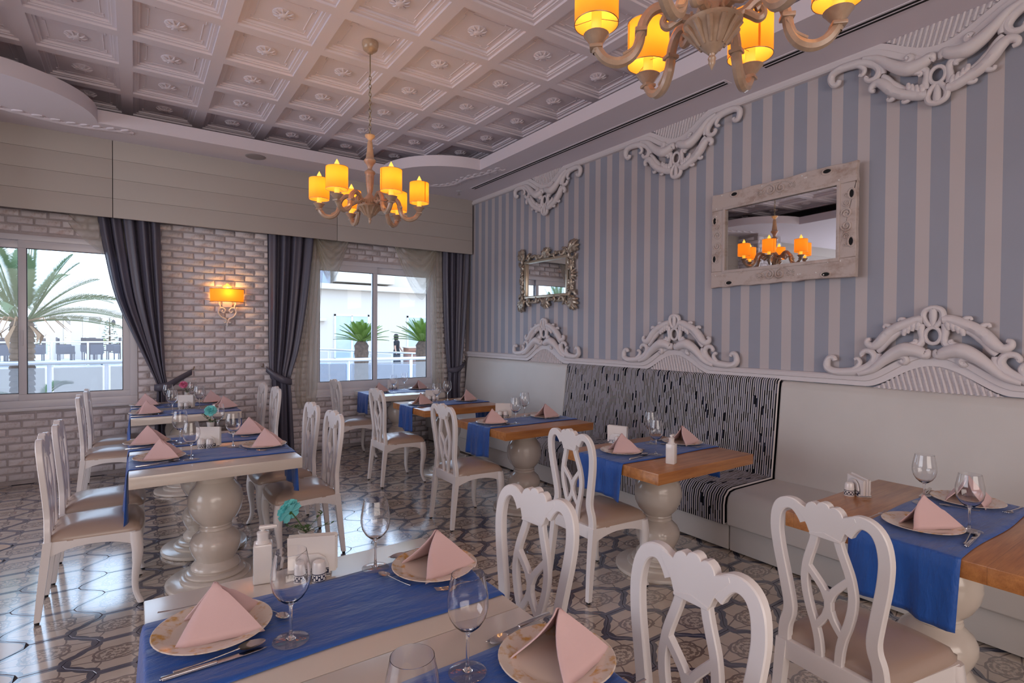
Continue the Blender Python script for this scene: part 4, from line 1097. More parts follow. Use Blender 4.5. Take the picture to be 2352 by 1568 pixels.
# ---------------------------------------------------------------- chairs (facing +x, rear feet at x = -.225)
def lean(z):
    # x of the centre of the back at height z
    if z < .42: return -.182 - .043 * ((.42 - z) / .42) ** 1.4
    return -.182 - .036 * ((z - .42) / .52) ** 1.6
def cz_(z): return z if z < .40 else .40 + (z - .40) * 1.045
def make_chair():
    t = empty('dining_chair', (0, 0, 0)); t['label'] = ''; t['category'] = 'chair'; t['group'] = 'white carved dining chairs'
    cm = M['chair_white']
    for s in (-1, 1):
        pts = [(.158, .38), (.160, .43), (.155, .47), (.143, .505), (.140, .54), (.148, .59), (.160, .65), (.172, .71), (.179, .76), (.181, .80), (.175, .845), (.160, .876), (.137, .892), (.112, .894), (.092, .884), (.076, .868), (.064, .848)]
        P = catmull([(s * y, cz_(z), 0) for y, z in pts], 3)
        n = len(P); hw = [(.021 if k < 4 else .0208) - .001 * sin(PI * k / n) + (.004 if k > n * .78 else 0) * min(1, (k / n - .78) * 8) for k in range(n)]
        MB().ribbon([(p.x, p.y) for p in P], hw, lean, .0145, .0035).build('back_post', cm, t, ang=30)
        # rear leg
        m = MB(); vs = []
        for (z, xo, yo, hx, hy) in ((.41, 0, .166, .018, .019), (.30, -.004, .168, .018, .018), (.15, -.004, .172, .016, .015), (.012, 0, .178, .013, .013)):
            x = lean(z) + xo
            vs += [(x - hx, s * yo - hy, z), (x + hx, s * yo - hy, z), (x + hx, s * yo + hy, z), (x - hx, s * yo + hy, z)]
        m.add(vs, [(i * 4 + k, i * 4 + (k + 1) % 4, i * 4 + 4 + (k + 1) % 4, i * 4 + 4 + k) for i in range(3) for k in range(4)] + [(3, 2, 1, 0), (12, 13, 14, 15)])
        lg = m.build('rear_leg', cm, t, ang=30)
        MB().lathe([(0, 0), (.011, 0), (.011, .013), (0, .013)], 10, (lean(0.0), s * .178, 0)).build('foot_pad', M['dark_foot'], lg)
        # front cabriole leg
        vs = []; sec = ((.405, .190, .196, .026), (.35, .196, .200, .027), (.30, .200, .203, .025), (.24, .198, .202, .021), (.17, .190, .196, .017), (.10, .188, .194, .0145), (.055, .196, .199, .0135), (.025, .208, .206, .0145), (.010, .214, .210, .0135))
        P = catmull([(a[1], a[2], a[0]) for a in sec], 2); H = catmull([(a[3], 0, 0) for a in sec], 2)
        for p, h in zip(P, H):
            for k in range(8):
                a = 2 * PI * k / 8 + PI / 8; q = h.x * 1.12
                vs.append((p.x + q * (abs(cos(a)) ** .75) * (1 if cos(a) > 0 else -1), s * p.y + q * (abs(sin(a)) ** .75) * (1 if sin(a) > 0 else -1), p.z))
        k_ = len(P); m = MB().add(vs, [(i * 8 + k, i * 8 + (k + 1) % 8, i * 8 + 8 + (k + 1) % 8, i * 8 + 8 + k) for i in range(k_ - 1) for k in range(8)] + [tuple(range(7, -1, -1)), tuple((k_ - 1) * 8 + k for k in range(8))])
        lg = m.build('front_leg', cm, t, ang=60)
        MB().lathe([(0, 0), (.010, 0), (.010, .010), (0, .010)], 10, (.214, s * .210, 0)).build('foot_pad', M['dark_foot'], lg)
    # crest with scallops
    R_ = [(0, .9275), (.009, .926), (.017, .921), (.0215, .9135), (.029, .9185), (.040, .9195), (.051, .9145), (.059, .906), (.063, .8955), (.072, .899), (.085, .903), (.100, .905), (.105, .892), (.092, .876), (.074, .858), (.062, .838), (.056, .822), (.050, .812), (.040, .815), (.020, .822), (0, .824)]
    out = [(y, cz_(z)) for y, z in R_] + [(-y, cz_(z)) for y, z in reversed(R_[1:-1])]
    MB().prism(out, lambda a, b, q: (lean(b) + q, a, b), -.0155, .0155, .0025).build('crest_rail', cm, t, ang=30)
    m = MB(); m.prism([(-.05, cz_(.810)), (.05, cz_(.810)), (.052, cz_(.818)), (0, cz_(.830)), (-.052, cz_(.818))], lambda a, b, q: (lean(b) + q, a, b), -.0175, .0175, .0015)
    m.build('crest_lip', cm, t, ang=30)
    # interlaced splat
    m = MB()
    for s in (-1, 1):
        for pts, hw in (([(.036, .822), (.044, .790), (.058, .750), (.070, .715), (.077, .680), (.080, .645), (.075, .600), (.062, .550), (.048, .510), (.038, .470), (.033, .430), (.032, .385)], .0138),
                        ([(.072, .700), (.055, .682), (.036, .662), (.016, .638), (.004, .61)], .0118), ([(.004, .575), (.012, .552), (.026, .530), (.042, .510), (.046, .50)], .0118)):
            P = catmull([(s * y, cz_(z), 0) for y, z in pts], 3)
            m.ribbon([(p.x, p.y) for p in P], hw, lean, .011, .003)
    m.ribbon([(0, cz_(.640)), (0, cz_(.61)), (0, cz_(.575)), (0, cz_(.55))], [.010, .0135, .0135, .010], lean, .0112, .003)
    m.build('splat', cm, t, ang=30)
    # rails: bottom rail of the back and seat frame
    m = MB(); hw = []
    m.box(-.198, -.166, -.166, .166, .345, .415, .003)
    m.build('back_rail', cm, t)
    def skirt(a, b, w=.011):
        mb = MB(); A, B = Vector(a), Vector(b); d = (B - A).normalized(); nn = Vector((-d.y, d.x, 0)) * w; vs = []; n = 10
        for i in range(n + 1):
            p = A + (B - A) * i / n; zb = .352 - .0 + .022 * sin(PI * i / n) - .018 * (abs(i / n - .5) * 2) ** 3
            for (q, z) in ((p + nn, .408), (p - nn, .408), (p - nn, zb), (p + nn, zb)): vs.append((q.x, q.y, z))
        mb.add(vs, [(i * 4 + k, i * 4 + (k + 1) % 4, i * 4 + 4 + (k + 1) % 4, i * 4 + 4 + k) for i in range(n) for k in range(4)] + [(0, 1, 2, 3), (n * 4 + 3, n * 4 + 2, n * 4 + 1, n * 4)])
        return mb
    for s in (-1, 1): skirt((-.17, s * .170, 0), (.19, s * .205, 0)).build('side_rail', cm, t, ang=30)
    skirt((.205, -.19, 0), (.205, .19, 0)).build('front_rail', cm, t, ang=30)
    # cushion
    def seat(u, v):
        # u along depth, v across; rounded trapezoid via superellipse mapping
        a = u * 2 - 1; b = v * 2 - 1
        e = 1 - .10 * abs(b) ** 3
        x = .028 + a * .205 * (1 if a < 0 else e); hw_ = .183 + .030 * (a + 1) / 2
        y = b * hw_ * (1 - .06 * abs(a) ** 6)
        edge = max(abs(a), abs(b)); z = .424 + .056 * (1 - edge ** 3.2) ** .6 * (1 - .25 * (a * a + b * b) / 2)
        return (x, y, z)
    m = MB().grid(seat, 20, 20); k = 21
    rim = [i for i in range(k)] + [k * j + k - 1 for j in range(1, k)] + [k * (k - 1) + i for i in range(k - 2, -1, -1)] + [k * j for j in range(k - 2, 0, -1)]
    o = len(m.v); m.v += [(m.v[i][0], m.v[i][1], .404) for i in rim]; n = len(rim)
    for i in range(n): m.f.append((rim[i], rim[(i + 1) % n], o + (i + 1) % n, o + i))
    m.f.append(tuple(o + i for i in range(n)))
    m.build('seat_cushion', M['leather'], t, ang=60)
    return t
proto = reg(make_chair())
chairs = [
 # x of rear feet, y centre, rotation, label
 (-.415, 3.81, 0, 'leftmost front chair in side view at the left white tables, nearest the camera there'),
 (-.400, 4.33, 0, 'second chair in side view at the left white tables, just behind the nearest one'),
 (-.405, 5.955, 0, 'left-side chair near the brick wall, in front of the window sill, nearer of two'),
 (-.385, 6.53, 0, 'left-side chair closest to the brick wall, its thin back against the window'),
 (1.165, 3.845, 180, 'near right-hand chair of the left white tables, leather seat turned to camera'),
 (1.160, 4.405, 180, 'right-hand chair of the left white tables, just behind its neighbour'),
 (1.185, 5.86, 180, 'chair before the grey curtain, openwork back, at the tables near the brick wall'),
 (1.160, 6.40, 180, 'thin edge-on chair at far left of the grey curtain, nearest the brick wall'),
 (1.186, 1.530, 186.7, 'white openwork chair back behind the foreground table, left of the two nearest'),
 (1.175, .850, 180, 'nearest white chair back cut off by the bottom edge of the picture'),
 (1.865, .870, -5.7, 'white chair at the right oak table, wide back facing the camera'),
 (2.065, 2.385, 0, 'white chair at the oak table before the striped bench'),
 (1.965, 3.780, 0, 'white chair at the oak table third from the right edge'),
 (1.955, 5.170, 0, 'white chair at the farthest oak table, beside the white table'),
 (1.930, 6.44, 0, 'white chair at the table beneath the far window'),
]
for i, (x, y, rz, lab) in enumerate(chairs):
    a = R(rz); c = Vector((x, y)) + Vector((.225 * cos(a), .225 * sin(a)))
    if i == 0: o = proto; o.location = (c.x, c.y, 0); o.rotation_euler = (0, 0, a)
    else: o = copy_tree(proto, None, (c.x, c.y, 0), a)
    o['label'] = lab

# ---------------------------------------------------------------- tableware
def wine_glass_meshes():
    out = [(0, .005), (.012, .0062), (.0075, .0085), (.0045, .014), (.0038, .03), (.0036, .06), (.0040, .082), (.007, .090), (.018, .097), (.031, .109), (.041, .126), (.0460, .148), (.0455, .168), (.0425, .188), (.0390, .205), (.0365, .219)]
    inn = [(.0357, .2192), (.0380, .205), (.0415, .188), (.0445, .168), (.0450, .148), (.0400, .1268), (.0301, .1105), (.0172, .0993), (.008, .0955), (0, .0945)]
    foot = [(0, .0005), (.040, .0005), (.0425, .0015), (.040, .0028), (.020, .0050), (.0, .0062)]
    return MB().lathe(out + inn, 32).mesh('wine_glass', M['glass']), MB().lathe(foot, 32).mesh('foot', M['wine'])
glass_me, foot_me = wine_glass_meshes()
def wine_glass(x, y, z, lab):
    o = tag(link('wine_glass', glass_me, None, (x, y, z)), lab, 'glass', 'empty wine glasses'); link('foot', foot_me, o); return o
plate_prof = [(0, .003), (.075, .003), (.080, .0), (.088, .002), (.105, .008), (.132, .0135), (.1345, .0155), (.132, .017), (.106, .012), (.092, .0075), (.080, .006), (0, .006)]
def b_plate(nt, b, vec):
    v, x, y, z = coords(nt)
    r = (x * x + y * y) ** 0.5; n = noise(nt, v, 38, 3)
    f = r.gt(.092) * ((n - .50) * 6).clamp()
    nt.links.new(mixc(nt, f, lin((228, 216, 204)), lin((205, 158, 78))), b.inputs['Base Color'])
M['plate_gold'] = mat('plate_with_worn_gold_rim', rough=0.14, coat=0.4, build=b_plate)
plate_me = MB().lathe(plate_prof, 48).mesh('plate', M['plate_gold'])
def napkin_mesh(seed, ga=.078, back=.040, h=.112):
    """pyramid fold: two flat panels, opening towards +x, a pleat at the back"""
    rr = random.Random(seed); j = lambda: rr.uniform(-.006, .006)
    key = [(.078 + j(), -ga), (-.112 + j(), -.078 + j()), (-back, j()), (-.112 + j(), .076 + j()), (.082 + j(), ga)]
    B = []
    for a, b in zip(key, key[1:]):
        for k in range(6): B.append(Vector((a[0] + (b[0] - a[0]) * k / 6, a[1] + (b[1] - a[1]) * k / 6, 0)))
    B.append(Vector((key[-1][0], key[-1][1], 0))); ap = Vector((-.004 + j() * .5, j() * .5, h)); nv = 8; vs = []; n = len(B)
    for i, p in enumerate(B):
        s_ = (i % 6) / 6 if i < n - 1 else 0; a = B[(i // 6) * 6]; b = B[min((i // 6) * 6 + 6, n - 1)]
        d = (b - a); nn = Vector((d.y, -d.x, 0)).normalized() if d.length > 0 else Vector((0, 0, 0))
        lip = max(0, 1 - min(i, n - 1 - i) / 3.0)
        for k in range(nv + 1):
            v = k / nv; q = ap.lerp(p, v)
            q += nn * .007 * sin(PI * v) * sin(PI * s_)
            q.y += (-.016 if p.y > 0 else .016) * lip * sin(PI * min(1, v * 1.1)) * .9
            q.z += .003 * sin(PI * v) - .006 * lip * v
            if k == 0: q = ap + Vector((p.x, p.y, 0)) * .03
            vs.append(q)
    return MB().add(vs, [(i * (nv + 1) + k, i * (nv + 1) + k + 1, (i + 1) * (nv + 1) + k + 1, (i + 1) * (nv + 1) + k) for i in range(n - 1) for k in range(nv)]).mesh('napkin', M['napkin'], True, 32)
nap_me = [napkin_mesh(1, .070), napkin_mesh(2, .080), napkin_mesh(3, .055), napkin_mesh(4, .035, .03, .118)]
def spoon_mesh(L=.19):
    m = MB()
    def f(u, v):
        a = u * 2 * PI; r = v
        return (.034 * .9 * r * cos(a), .0195 * r * sin(a) * (1 + .12 * cos(a)), .002 + .007 * r * r)
    m.grid(f, 16, 4)
    m.tube(catmull([(.026, 0, .0085), (.036, 0, .0075), (.06, 0, .006), (.10, 0, .0035), (.145, 0, .003), (L - .030, 0, .0035)], 4), [.0028] * 4 + [.0022] * 6 + [.0024] * 5 + [.0042] * 6, 6, flat=((0, 0, 1), .55))
    return m
def fork_mesh(L=.19):
    m = MB()
    for k in range(4):
        y = (k - 1.5) * .0062
        m.tube(catmull([(-.028, y, .009), (-.008, y, .0045), (.014, y, .003), (.022, y * .8, .0035)], 3), [.0012] * 5 + [.0017] * 5, 5)
    m.tube(catmull([(.018, 0, .004), (.030, 0, .005), (.042, 0, .0065), (.07, 0, .005), (.11, 0, .003), (.145, 0, .003), (.160, 0, .0035)], 4), [.0115] * 3 + [.009, .006, .004] + [.0024] * 8 + [.0026] * 5 + [.0042] * 6, 8, flat=((0, 0, 1), .22))
    return m
def knife_mesh():
    m = MB()
    out = [(-.045, 0), (-.030, -.0075), (0, -.009), (.055, -.009), (.06, -.006), (.165, -.0065), (.17, 0), (.165, .0065), (.06, .006), (.055, .0055), (0, .006), (-.030, .004)]
    m.prism(out, lambda a, b, q: (a, b, .001 + q), 0, .0022, .0006)
    m.box(.060, .168, -.0055, .0055, .0005, .0065, .002)
    return m
spoon_me = spoon_mesh().mesh('spoon', M['steel'], True, 180); tsp = spoon_mesh(); tsp.v = [(x * .72, y * .72, z * .8) for x, y, z in tsp.v]; tea_me = tsp.mesh('teaspoon', M['steel'], True, 180)
fork_me = fork_mesh().mesh('fork', M['steel']); knife_me = knife_mesh().mesh('knife', M['steel'])
TZ = TH + .0062   # on a runner
# settings: plate x, y, side (diner at -x or +x), glass x, y, label words, napkin rotation
settings = [
 (.161, 1.532, -1, .309, 1.376, 'at the front left of the nearest white table', 172, 0),
 (.783, 1.549, 1, .627, 1.654, 'at the far right side of the nearest white table', 186, 1),
 (.790, .948, 1, .601, 1.027, 'cut off by the bottom edge, on the nearest table', 195, 1),
 (.118, 3.792, -1, .269, 3.658, 'front left on the left white table pair', 168, 2),
 (.066, 4.349, -1, .246, 4.215, 'rear left on the left white table pair', 165, 0),
 (.698, 3.841, 1, .524, 3.923, 'front right on the left white table pair', 165, 2),
 (.688, 4.386, 1, .498, 4.490, 'rear right on the left white table pair', 160, 0),
 (.084, 5.915, -1, .277, 5.761, 'front left on the tables by the brick wall', 190, 2),
 (.083, 6.560, -1, .273, 6.37, 'rear left on the tables by the brick wall', 180, 3),
 (.713, 5.985, 1, .512, 6.028, 'front right on the tables by the brick wall', 200, 0),
 (.658, 6.540, 1, .495, 6.578, 'rear right on the tables by the brick wall', 190, 3),
 (2.527, 6.566, -1, 2.665, 6.423, 'left side of the table beneath the far window', 200, 2),
 (3.105, 6.640, 1, 2.932, 6.704, 'right side of the table beneath the far window', 210, 0),
 (2.459, 5.203, -1, 2.601, 5.114, 'chair side of the farthest oak table', 200, 2),
 (3.018, 5.225, 1, 2.845, 5.333, 'bench side of the farthest oak table', 210, 3),
 (2.450, 3.805, -1, 2.594, 3.668, 'chair side of the third oak table', 158, 2),
 (3.026, 3.819, 1, 2.878, 3.931, 'bench side of the third oak table', 190, 0),
 (2.537, 2.420, -1, 2.664, 2.249, 'chair side of the table before the striped bench', 150, 2),
 (3.100, 2.389, 1, 2.904, 2.496, 'bench side of the table before the striped bench', 190, 0),
 (2.543, .818, -1, 2.640, .697, 'chair side of the right oak table', 158, 3),
 (3.085, .823, 1, 2.898, .927, 'bench side of the right oak table', 188, 0),
]
for i, (px, py, s, gx, gy, w, nr, nk) in enumerate(settings):
    tag(link('plate', plate_me, None, (px, py, TZ), (0, 0, random.uniform(0, 6))), 'white gold-rimmed plate ' + w, 'plate', 'white plates')
    n = link('napkin', nap_me[nk], None, (px, py, TZ + .0065), (0, 0, R(nr))); solid(n, .0035, 1)
    tag(n, 'pink pyramid napkin ' + w, 'napkin', 'pink folded napkins')
    wine_glass(gx, gy, TZ, 'clear empty wine glass ' + w)
    # cutlery: the diner's right hand side is -y for a diner at -x
    a = 0 if s < 0 else PI
    def put(nm, me, dx, dy, rot, lab):
        x = px + dx * (1 if s < 0 else -1); y = py + dy * (1 if s < 0 else -1)
        tag(link(nm, me, None, (x, y, TZ), (0, 0, a + PI + rot)), lab + ' ' + w, 'cutlery', 'steel cutlery')
    put('knife', knife_me, .050, -.158, R(4 + (i * 37 % 7) - 3), 'steel table knife')
    put('spoon', spoon_me, .065, -.136, R(8 + (i * 13 % 9) - 4), 'steel soup spoon')
    put('fork', fork_me, .045, .150, R(-4 + (i * 29 % 9) - 4), 'steel table fork')
    if i in (0, 1, 3, 4, 5, 19, 20, 17, 18):
        put('teaspoon', tea_me, .155, -.035, R(-70), 'small dessert spoon lying')
        if i in (0, 1, 19, 20): 
            pass
wine_glass(.372, .815, TZ, 'wine glass whose rim just enters the bottom edge of the picture')
# napkin holders, shakers, bottles, flowers
def b_shaker(nt, b, vec):
    v, x, y, z = coords(nt)
    th = y.atan2(x); band = z.gt(.008) * z.lt(.024)
    f = band * ((th * 9).sin() * (z * 420).sin() + (th * 18).cos() * .5).gt(.2)
    f = f.max((z - .0265).abs().lt(.0014)).max((z - .006).abs().lt(.0012))
    nt.links.new(mixc(nt, f, lin((232, 228, 226)), lin((40, 44, 70))), b.inputs['Base Color'])
M['shaker'] = mat('china_with_blue_band', rough=0.18, coat=0.4, build=b_shaker)
shk_me = MB().lathe([(0, 0), (.0215, 0), (.022, .002), (.021, .03), (.0195, .052), (.017, .060), (.010, .064), (0, .0645)], 20).mesh('shaker', M['shaker'])
def holder(x, y, rz, w, shakers=2, z=TH, tall=.120):
    t = empty('napkin_holder', (x, y, z), R(rz)); tag(t, 'white napkin holder with paper napkins ' + w, 'napkin holder', 'napkin holders')
    m = MB(); m.box(-.030, .030, -.055, .055, 0, .012, .004)
    for s in (-1, 1):
        out = [(-.050, .008), (.050, .008), (.050, .035), (.040, .060), (.020, .072), (-.020, .072), (-.040, .060), (-.050, .035)]
        m.prism(out, lambda a, b, q: (s * .022 + q * (1 if s > 0 else -1), a, b), 0, .006, .001)
    m.build('holder_body', M['shaker'], t)
    m = MB()
    for k in range(7):
        a = random.uniform(-.004, .004); m.box(-.018 + k * .005, -.0145 + k * .005, -.070 + a, .070 + a, .012, tall + random.uniform(-.004, .004))
    m.build('paper_napkins', M['paper'], t, smooth=False)
    names = ('salt', 'pepper')
    for k in range(shakers):
        q = Vector((x, y, z)) + Matrix.Rotation(R(rz), 3, 'Z') @ Vector((-.055, (-.024, .026)[k], 0))
        o = link('shaker', shk_me, None, q, (0, 0, random.uniform(0, 6)))
        tag(o, 'small white shaker, ' + ('nearer of two ' if k == 0 else 'farther of two ') + w, 'shaker', 'salt and pepper shakers')
holder(.455, 1.735, 68, 'on the nearest white table', z=TH)
holder(.400, 4.045, 62, 'between the two runners of the left tables', z=TH, tall=.128)
holder(.415, 6.19, 62, 'on the tables by the brick wall', z=TH, tall=.128)
holder(2.83, 6.84, 70, 'on the table beneath the far window')
holder(2.715, 5.45, 60, 'on the farthest oak table')
holder(2.735, 4.055, 50, 'on the third oak table')
holder(2.735, 2.645, 20, 'on the table before the striped bench', shakers=1)
holder(2.83, 1.165, -40, 'on the right oak table', shakers=1, tall=.085)
def dispenser(x, y, rz, label):
    t = empty('soap_dispenser', (x, y, TH), R(rz)); tag(t, label, 'bottle', 'white pump bottles')
    MB().box(-.026, .026, -.026, .026, 0, .118, .006).build('bottle_body', M['china'], t)
    MB().lathe([(.022, .116), (.020, .122), (.016, .126), (.016, .142), (.017, .144), (.017, .150), (.010, .152), (.006, .154), (.006, .162), (0, .163)], 16).build('collar', M['china'], t)
    MB().box(-.011, .040, -.008, .008, .158, .169, .004).build('pump_head', M['china'], t)
dispenser(.317, 1.77, -12, 'square white pump bottle on the nearest white table')
dispenser(2.578, 2.062, 20, 'square white pump bottle on the oak table before the striped bench')
def flower(x, y, z, mt, label, s=1.0, lean_=(-.03, 0), axis=(0, -.3, 1)):
    t = empty('potted_flower', (x, y, z)); tag(t, label, 'flower', 'small artificial flowers in white pots')
    MB().lathe([(0, 0), (.016, 0), (.017, .002), (.024, .048), (.026, .050), (.023, .0505), (.021, .044), (0, .043)], 18).build('pot', M['china'], t)
    rr = random.Random(int(x * 1000))
    tip = Vector((lean_[0], lean_[1], .118)) * s
    MB().tube(catmull([(0, 0, .04), (tip.x * .3, tip.y * .3, .07), (tip.x * .8, tip.y * .8, tip.z - .012), tuple(tip)], 4), .0016, 6).build('stem', M['leaf_green'], t)
    m = MB(); rings = ((11, .036, -.05, -.004), (12, .036, .20, .0), (13, .032, .55, .004), (11, .026, .95, .008), (6, .016, 1.35, .012))
    for n, L, el, dz in rings:
        for k in range(n):
            a = 2 * PI * k / n + rr.uniform(-.2, .2); e = el + rr.uniform(-.12, .12); d = Vector((cos(a) * cos(e), sin(a) * cos(e), sin(e))); sd = Vector((-sin(a), cos(a), 0)); up = d.cross(sd)
            o = tip + Vector((0, 0, dz)); L2 = L * rr.uniform(.85, 1.1)
            vs = []
            for (q, w_) in ((.05, .003), (.45, .010), (.8, .014), (1.0, .011)):
                for j in (-1, -.4, .4, 1): vs.append(o + d * L2 * q + sd * w_ * j + up * (.003 * (1 - abs(j)) + (.004 * rr.uniform(-1, 1) if q == 1.0 else 0)))
            Q = Vector((0, 0, 1)).rotation_difference(Vector(axis).normalized()); vs = [tip + Q @ (v_ - tip) for v_ in vs]
            m.add(vs, [(i * 4 + j, i * 4 + j + 1, i * 4 + 5 + j, i * 4 + 4 + j) for i in range(3) for j in range(3)])
    m.build('blossom', mt, t, ang=180)
    MB().lathe([(0, -.006), (.005, -.004), (.007, .004), (0, .006)], 8, tip - Vector((0, 0, .004))).build('calyx', M['leaf_green'], t)
    m = MB()
    for k in range(5):
        a = rr.uniform(0, 2 * PI); L = rr.uniform(.06, .10); e = rr.uniform(.3, 1.1); d = Vector((cos(a) * cos(e), sin(a) * cos(e), sin(e)))
        P = [Vector((0, 0, .045)) + d * L * q + Vector((0, 0, -.02 * q * q)) for q in (0, .35, .7, 1)]
        m.tube(P, .0009, 4)
        for q in range(1, 12):
            p = Vector((0, 0, .045)) + d * L * q / 11; p.z -= .02 * (q / 11) ** 2; b = rr.uniform(0, 6); l = .016
            e2 = p + Vector((cos(b), sin(b), .4)) * l; sd = (e2 - p).cross(Vector((0, 0, 1))).normalized() * .0045
            m.add([p, p + (e2 - p) * .5 + sd, e2, p + (e2 - p) * .5 - sd], [(0, 1, 2, 3)])
    m.build('sprig', M['leaf_green'], t, ang=180)
flower(.452, 1.800, TH + .066, M['petal_teal'], 'teal artificial carnation in a white pot on the nearest table', 1.05, (-.050, -.008), (-.45, .75, .35))
flower(.415, 4.115, TH + .101, M['petal_teal'], 'teal flower in a white pot on the left white tables', 1.05, (0, 0), (-.2, -.8, .5))
flower(.425, 6.26, TH + .101, M['petal_pink'], 'pink flower in a white pot on the tables by the brick wall', 1.05, (-.03, 0), (-.2, -.6, .6))
for (x, y, w, hb) in ((.415, 4.115, 'rear teal', .10), (.425, 6.26, 'pink', .10), (.452, 1.80, 'nearest teal', .065)):
    tag(MB().box(-.028, .028, -.028, .028, 0, hb, .004).build('toothpick_box', M['china'], loc=(x, y, TH)), 'small white china box under the pot of the %s flower' % w, 'box')

# brick pillar and ceiling lamps of the unseen left part, visible in the mirrors
pl = struct(MB().box(-.33, .33, -.33, .33, 0, ZC).build('pillar', M['mortar'], loc=(-1.55, 6.70, 0), smooth=False))
m = MB()
for fc in range(4):
    A = Matrix.Rotation(fc * PI / 2, 3, 'Z')
    for k in range(46):
        for j in range(4):
            u = -.335 + (0.1 if k % 2 else 0) + j * .2074 + .095; 
            w = min(u + .097, .335) - max(u - .097, -.335)
            if w < .03: continue
            uc = (min(u + .097, .335) + max(u - .097, -.335)) / 2; s_ = bmb[(k + j) % 7]
            m.add([A @ Vector((uc + x * w / .194, -.33 + y + .006, .035 + k * .0733 + z)) for x, y, z in s_.v], s_.f)
b_ = m.build('brick_field', M['brick'], pl, ang=60); b_['kind'] = 'stuff'

# ---------------------------------------------------------------- outside
M['ext_white'] = mat('ext_white', (206, 195, 184), 0.8)
M['ext_floor'] = mat('ext_floor', (198, 185, 172), 0.6, vary=(1.2, (182, 171, 160), 0.5))
M['ext_steel'] = mat('ext_steel', (205, 208, 214), 0.3, metal=0.6)
M['ext_dark'] = mat('ext_dark', (38, 42, 56), 0.6)
M['ext_table'] = mat('ext_table', (150, 158, 176), 0.5)
M['trunk'] = mat('palm_trunk', (112, 90, 76), 0.9, bump=(25, 0.8), vary=(14, (66, 54, 48), 0.9))
M['frond'] = mat('palm_frond', (62, 98, 66), 0.6, vary=(3, (112, 124, 80), 0.5))
M['dry'] = mat('dry_sheath', (160, 128, 100), 0.85)
M['cycad'] = mat('cycad_leaf', (112, 138, 50), 0.55, vary=(3, (74, 104, 32), 0.5))
M['conifer'] = mat('conifer', (66, 104, 84), 0.8)
M['bush'] = mat('bush', (150, 156, 96), 0.8, vary=(4, (96, 116, 70), 0.6))
M['ext_pane'] = mat('ext_pane', (150, 168, 190), 0.1, vary=(2, (200, 206, 216), 0.5))
M['skin'] = mat('skin', (196, 150, 128), 0.6)
M['black_dress'] = mat('black_dress', (18, 18, 24), 0.8)
M['hair'] = mat('dark_hair', (30, 22, 20), 0.7)
M['brown_slat'] = mat('brown_slat', (150, 104, 84), 0.7)
g = MB().box(-40, 40, YB + .26, 60, -.45, -.40).build('ground_outside', M['ext_floor'], smooth=False); g['kind'] = 'structure'
# raised terrace beyond the palm
tr = struct(MB().box(-16, 3.0, 20.5, 34, -.40, .40).build('terrace', M['ext_white'], smooth=False))
def railing(p, q, z0, z1, n, label, post_dx=.05, glass=True, rail_r=.032, wires=0, group=None, gm='rail_glass'):
    P, Q = Vector((p[0], p[1], 0)), Vector((q[0], q[1], 0)); d = (Q - P); L = d.length; an = math.atan2(d.y, d.x)
    t = empty('railing', (P.x, P.y, 0), an); tag(t, label, 'railing', group)
    MB().tube([(0, 0, z1), (L, 0, z1 + (q[2] - p[2] if len(p) > 2 else 0))], rail_r, 10).build('handrail', M['ext_steel'], t)
    dz = (q[2] - p[2]) if len(p) > 2 else 0
    for k in range(n + 1):
        x = L * k / n; zt = z1 + dz * k / n; MB().box(x - post_dx / 2, x + post_dx / 2, -.02, .02, z0 + dz * k / n, zt, .003).build('post', M['ext_steel'], t)
        if glass and k < n:
            m = MB(); x1 = L * (k + 1) / n; za, zb = dz * k / n, dz * (k + 1) / n
            m.add([(x + .05, -.004, z0 + .02 + za), (x1 - .05, -.004, z0 + .02 + zb), (x1 - .05, -.004, z1 - .07 + zb), (x + .05, -.004, z1 - .07 + za), (x + .05, .004, z0 + .02 + za), (x1 - .05, .004, z0 + .02 + zb), (x1 - .05, .004, z1 - .07 + zb), (x + .05, .004, z1 - .07 + za)],
                  [(0, 1, 2, 3), (7, 6, 5, 4), (0, 4, 5, 1), (1, 5, 6, 2), (2, 6, 7, 3), (3, 7, 4, 0)]); m.build('glass_panel', M[gm], t, smooth=False)
    return t
railing((-5.8, 10.5), (-.37 + 0.69 * 1, 10.5), -.40, 1.02, 9, 'near glass railing with steel handrail outside the palm window')
railing((.8, 10.5), (7.36, 10.5), -.40, .965, 5, 'near glass railing with steel handrail outside the far window')
railing((-8.8, 21.2), (2.2, 21.2), .40, 1.15, 13, 'farther glass railing at the edge of the dining terrace outside', rail_r=.025, gm='clear_panel')
railing((-8.8, 32.5), (2.2, 32.5), .40, 1.27, 8, 'most distant railing behind the terrace posts outside', rail_r=.025, glass=False)
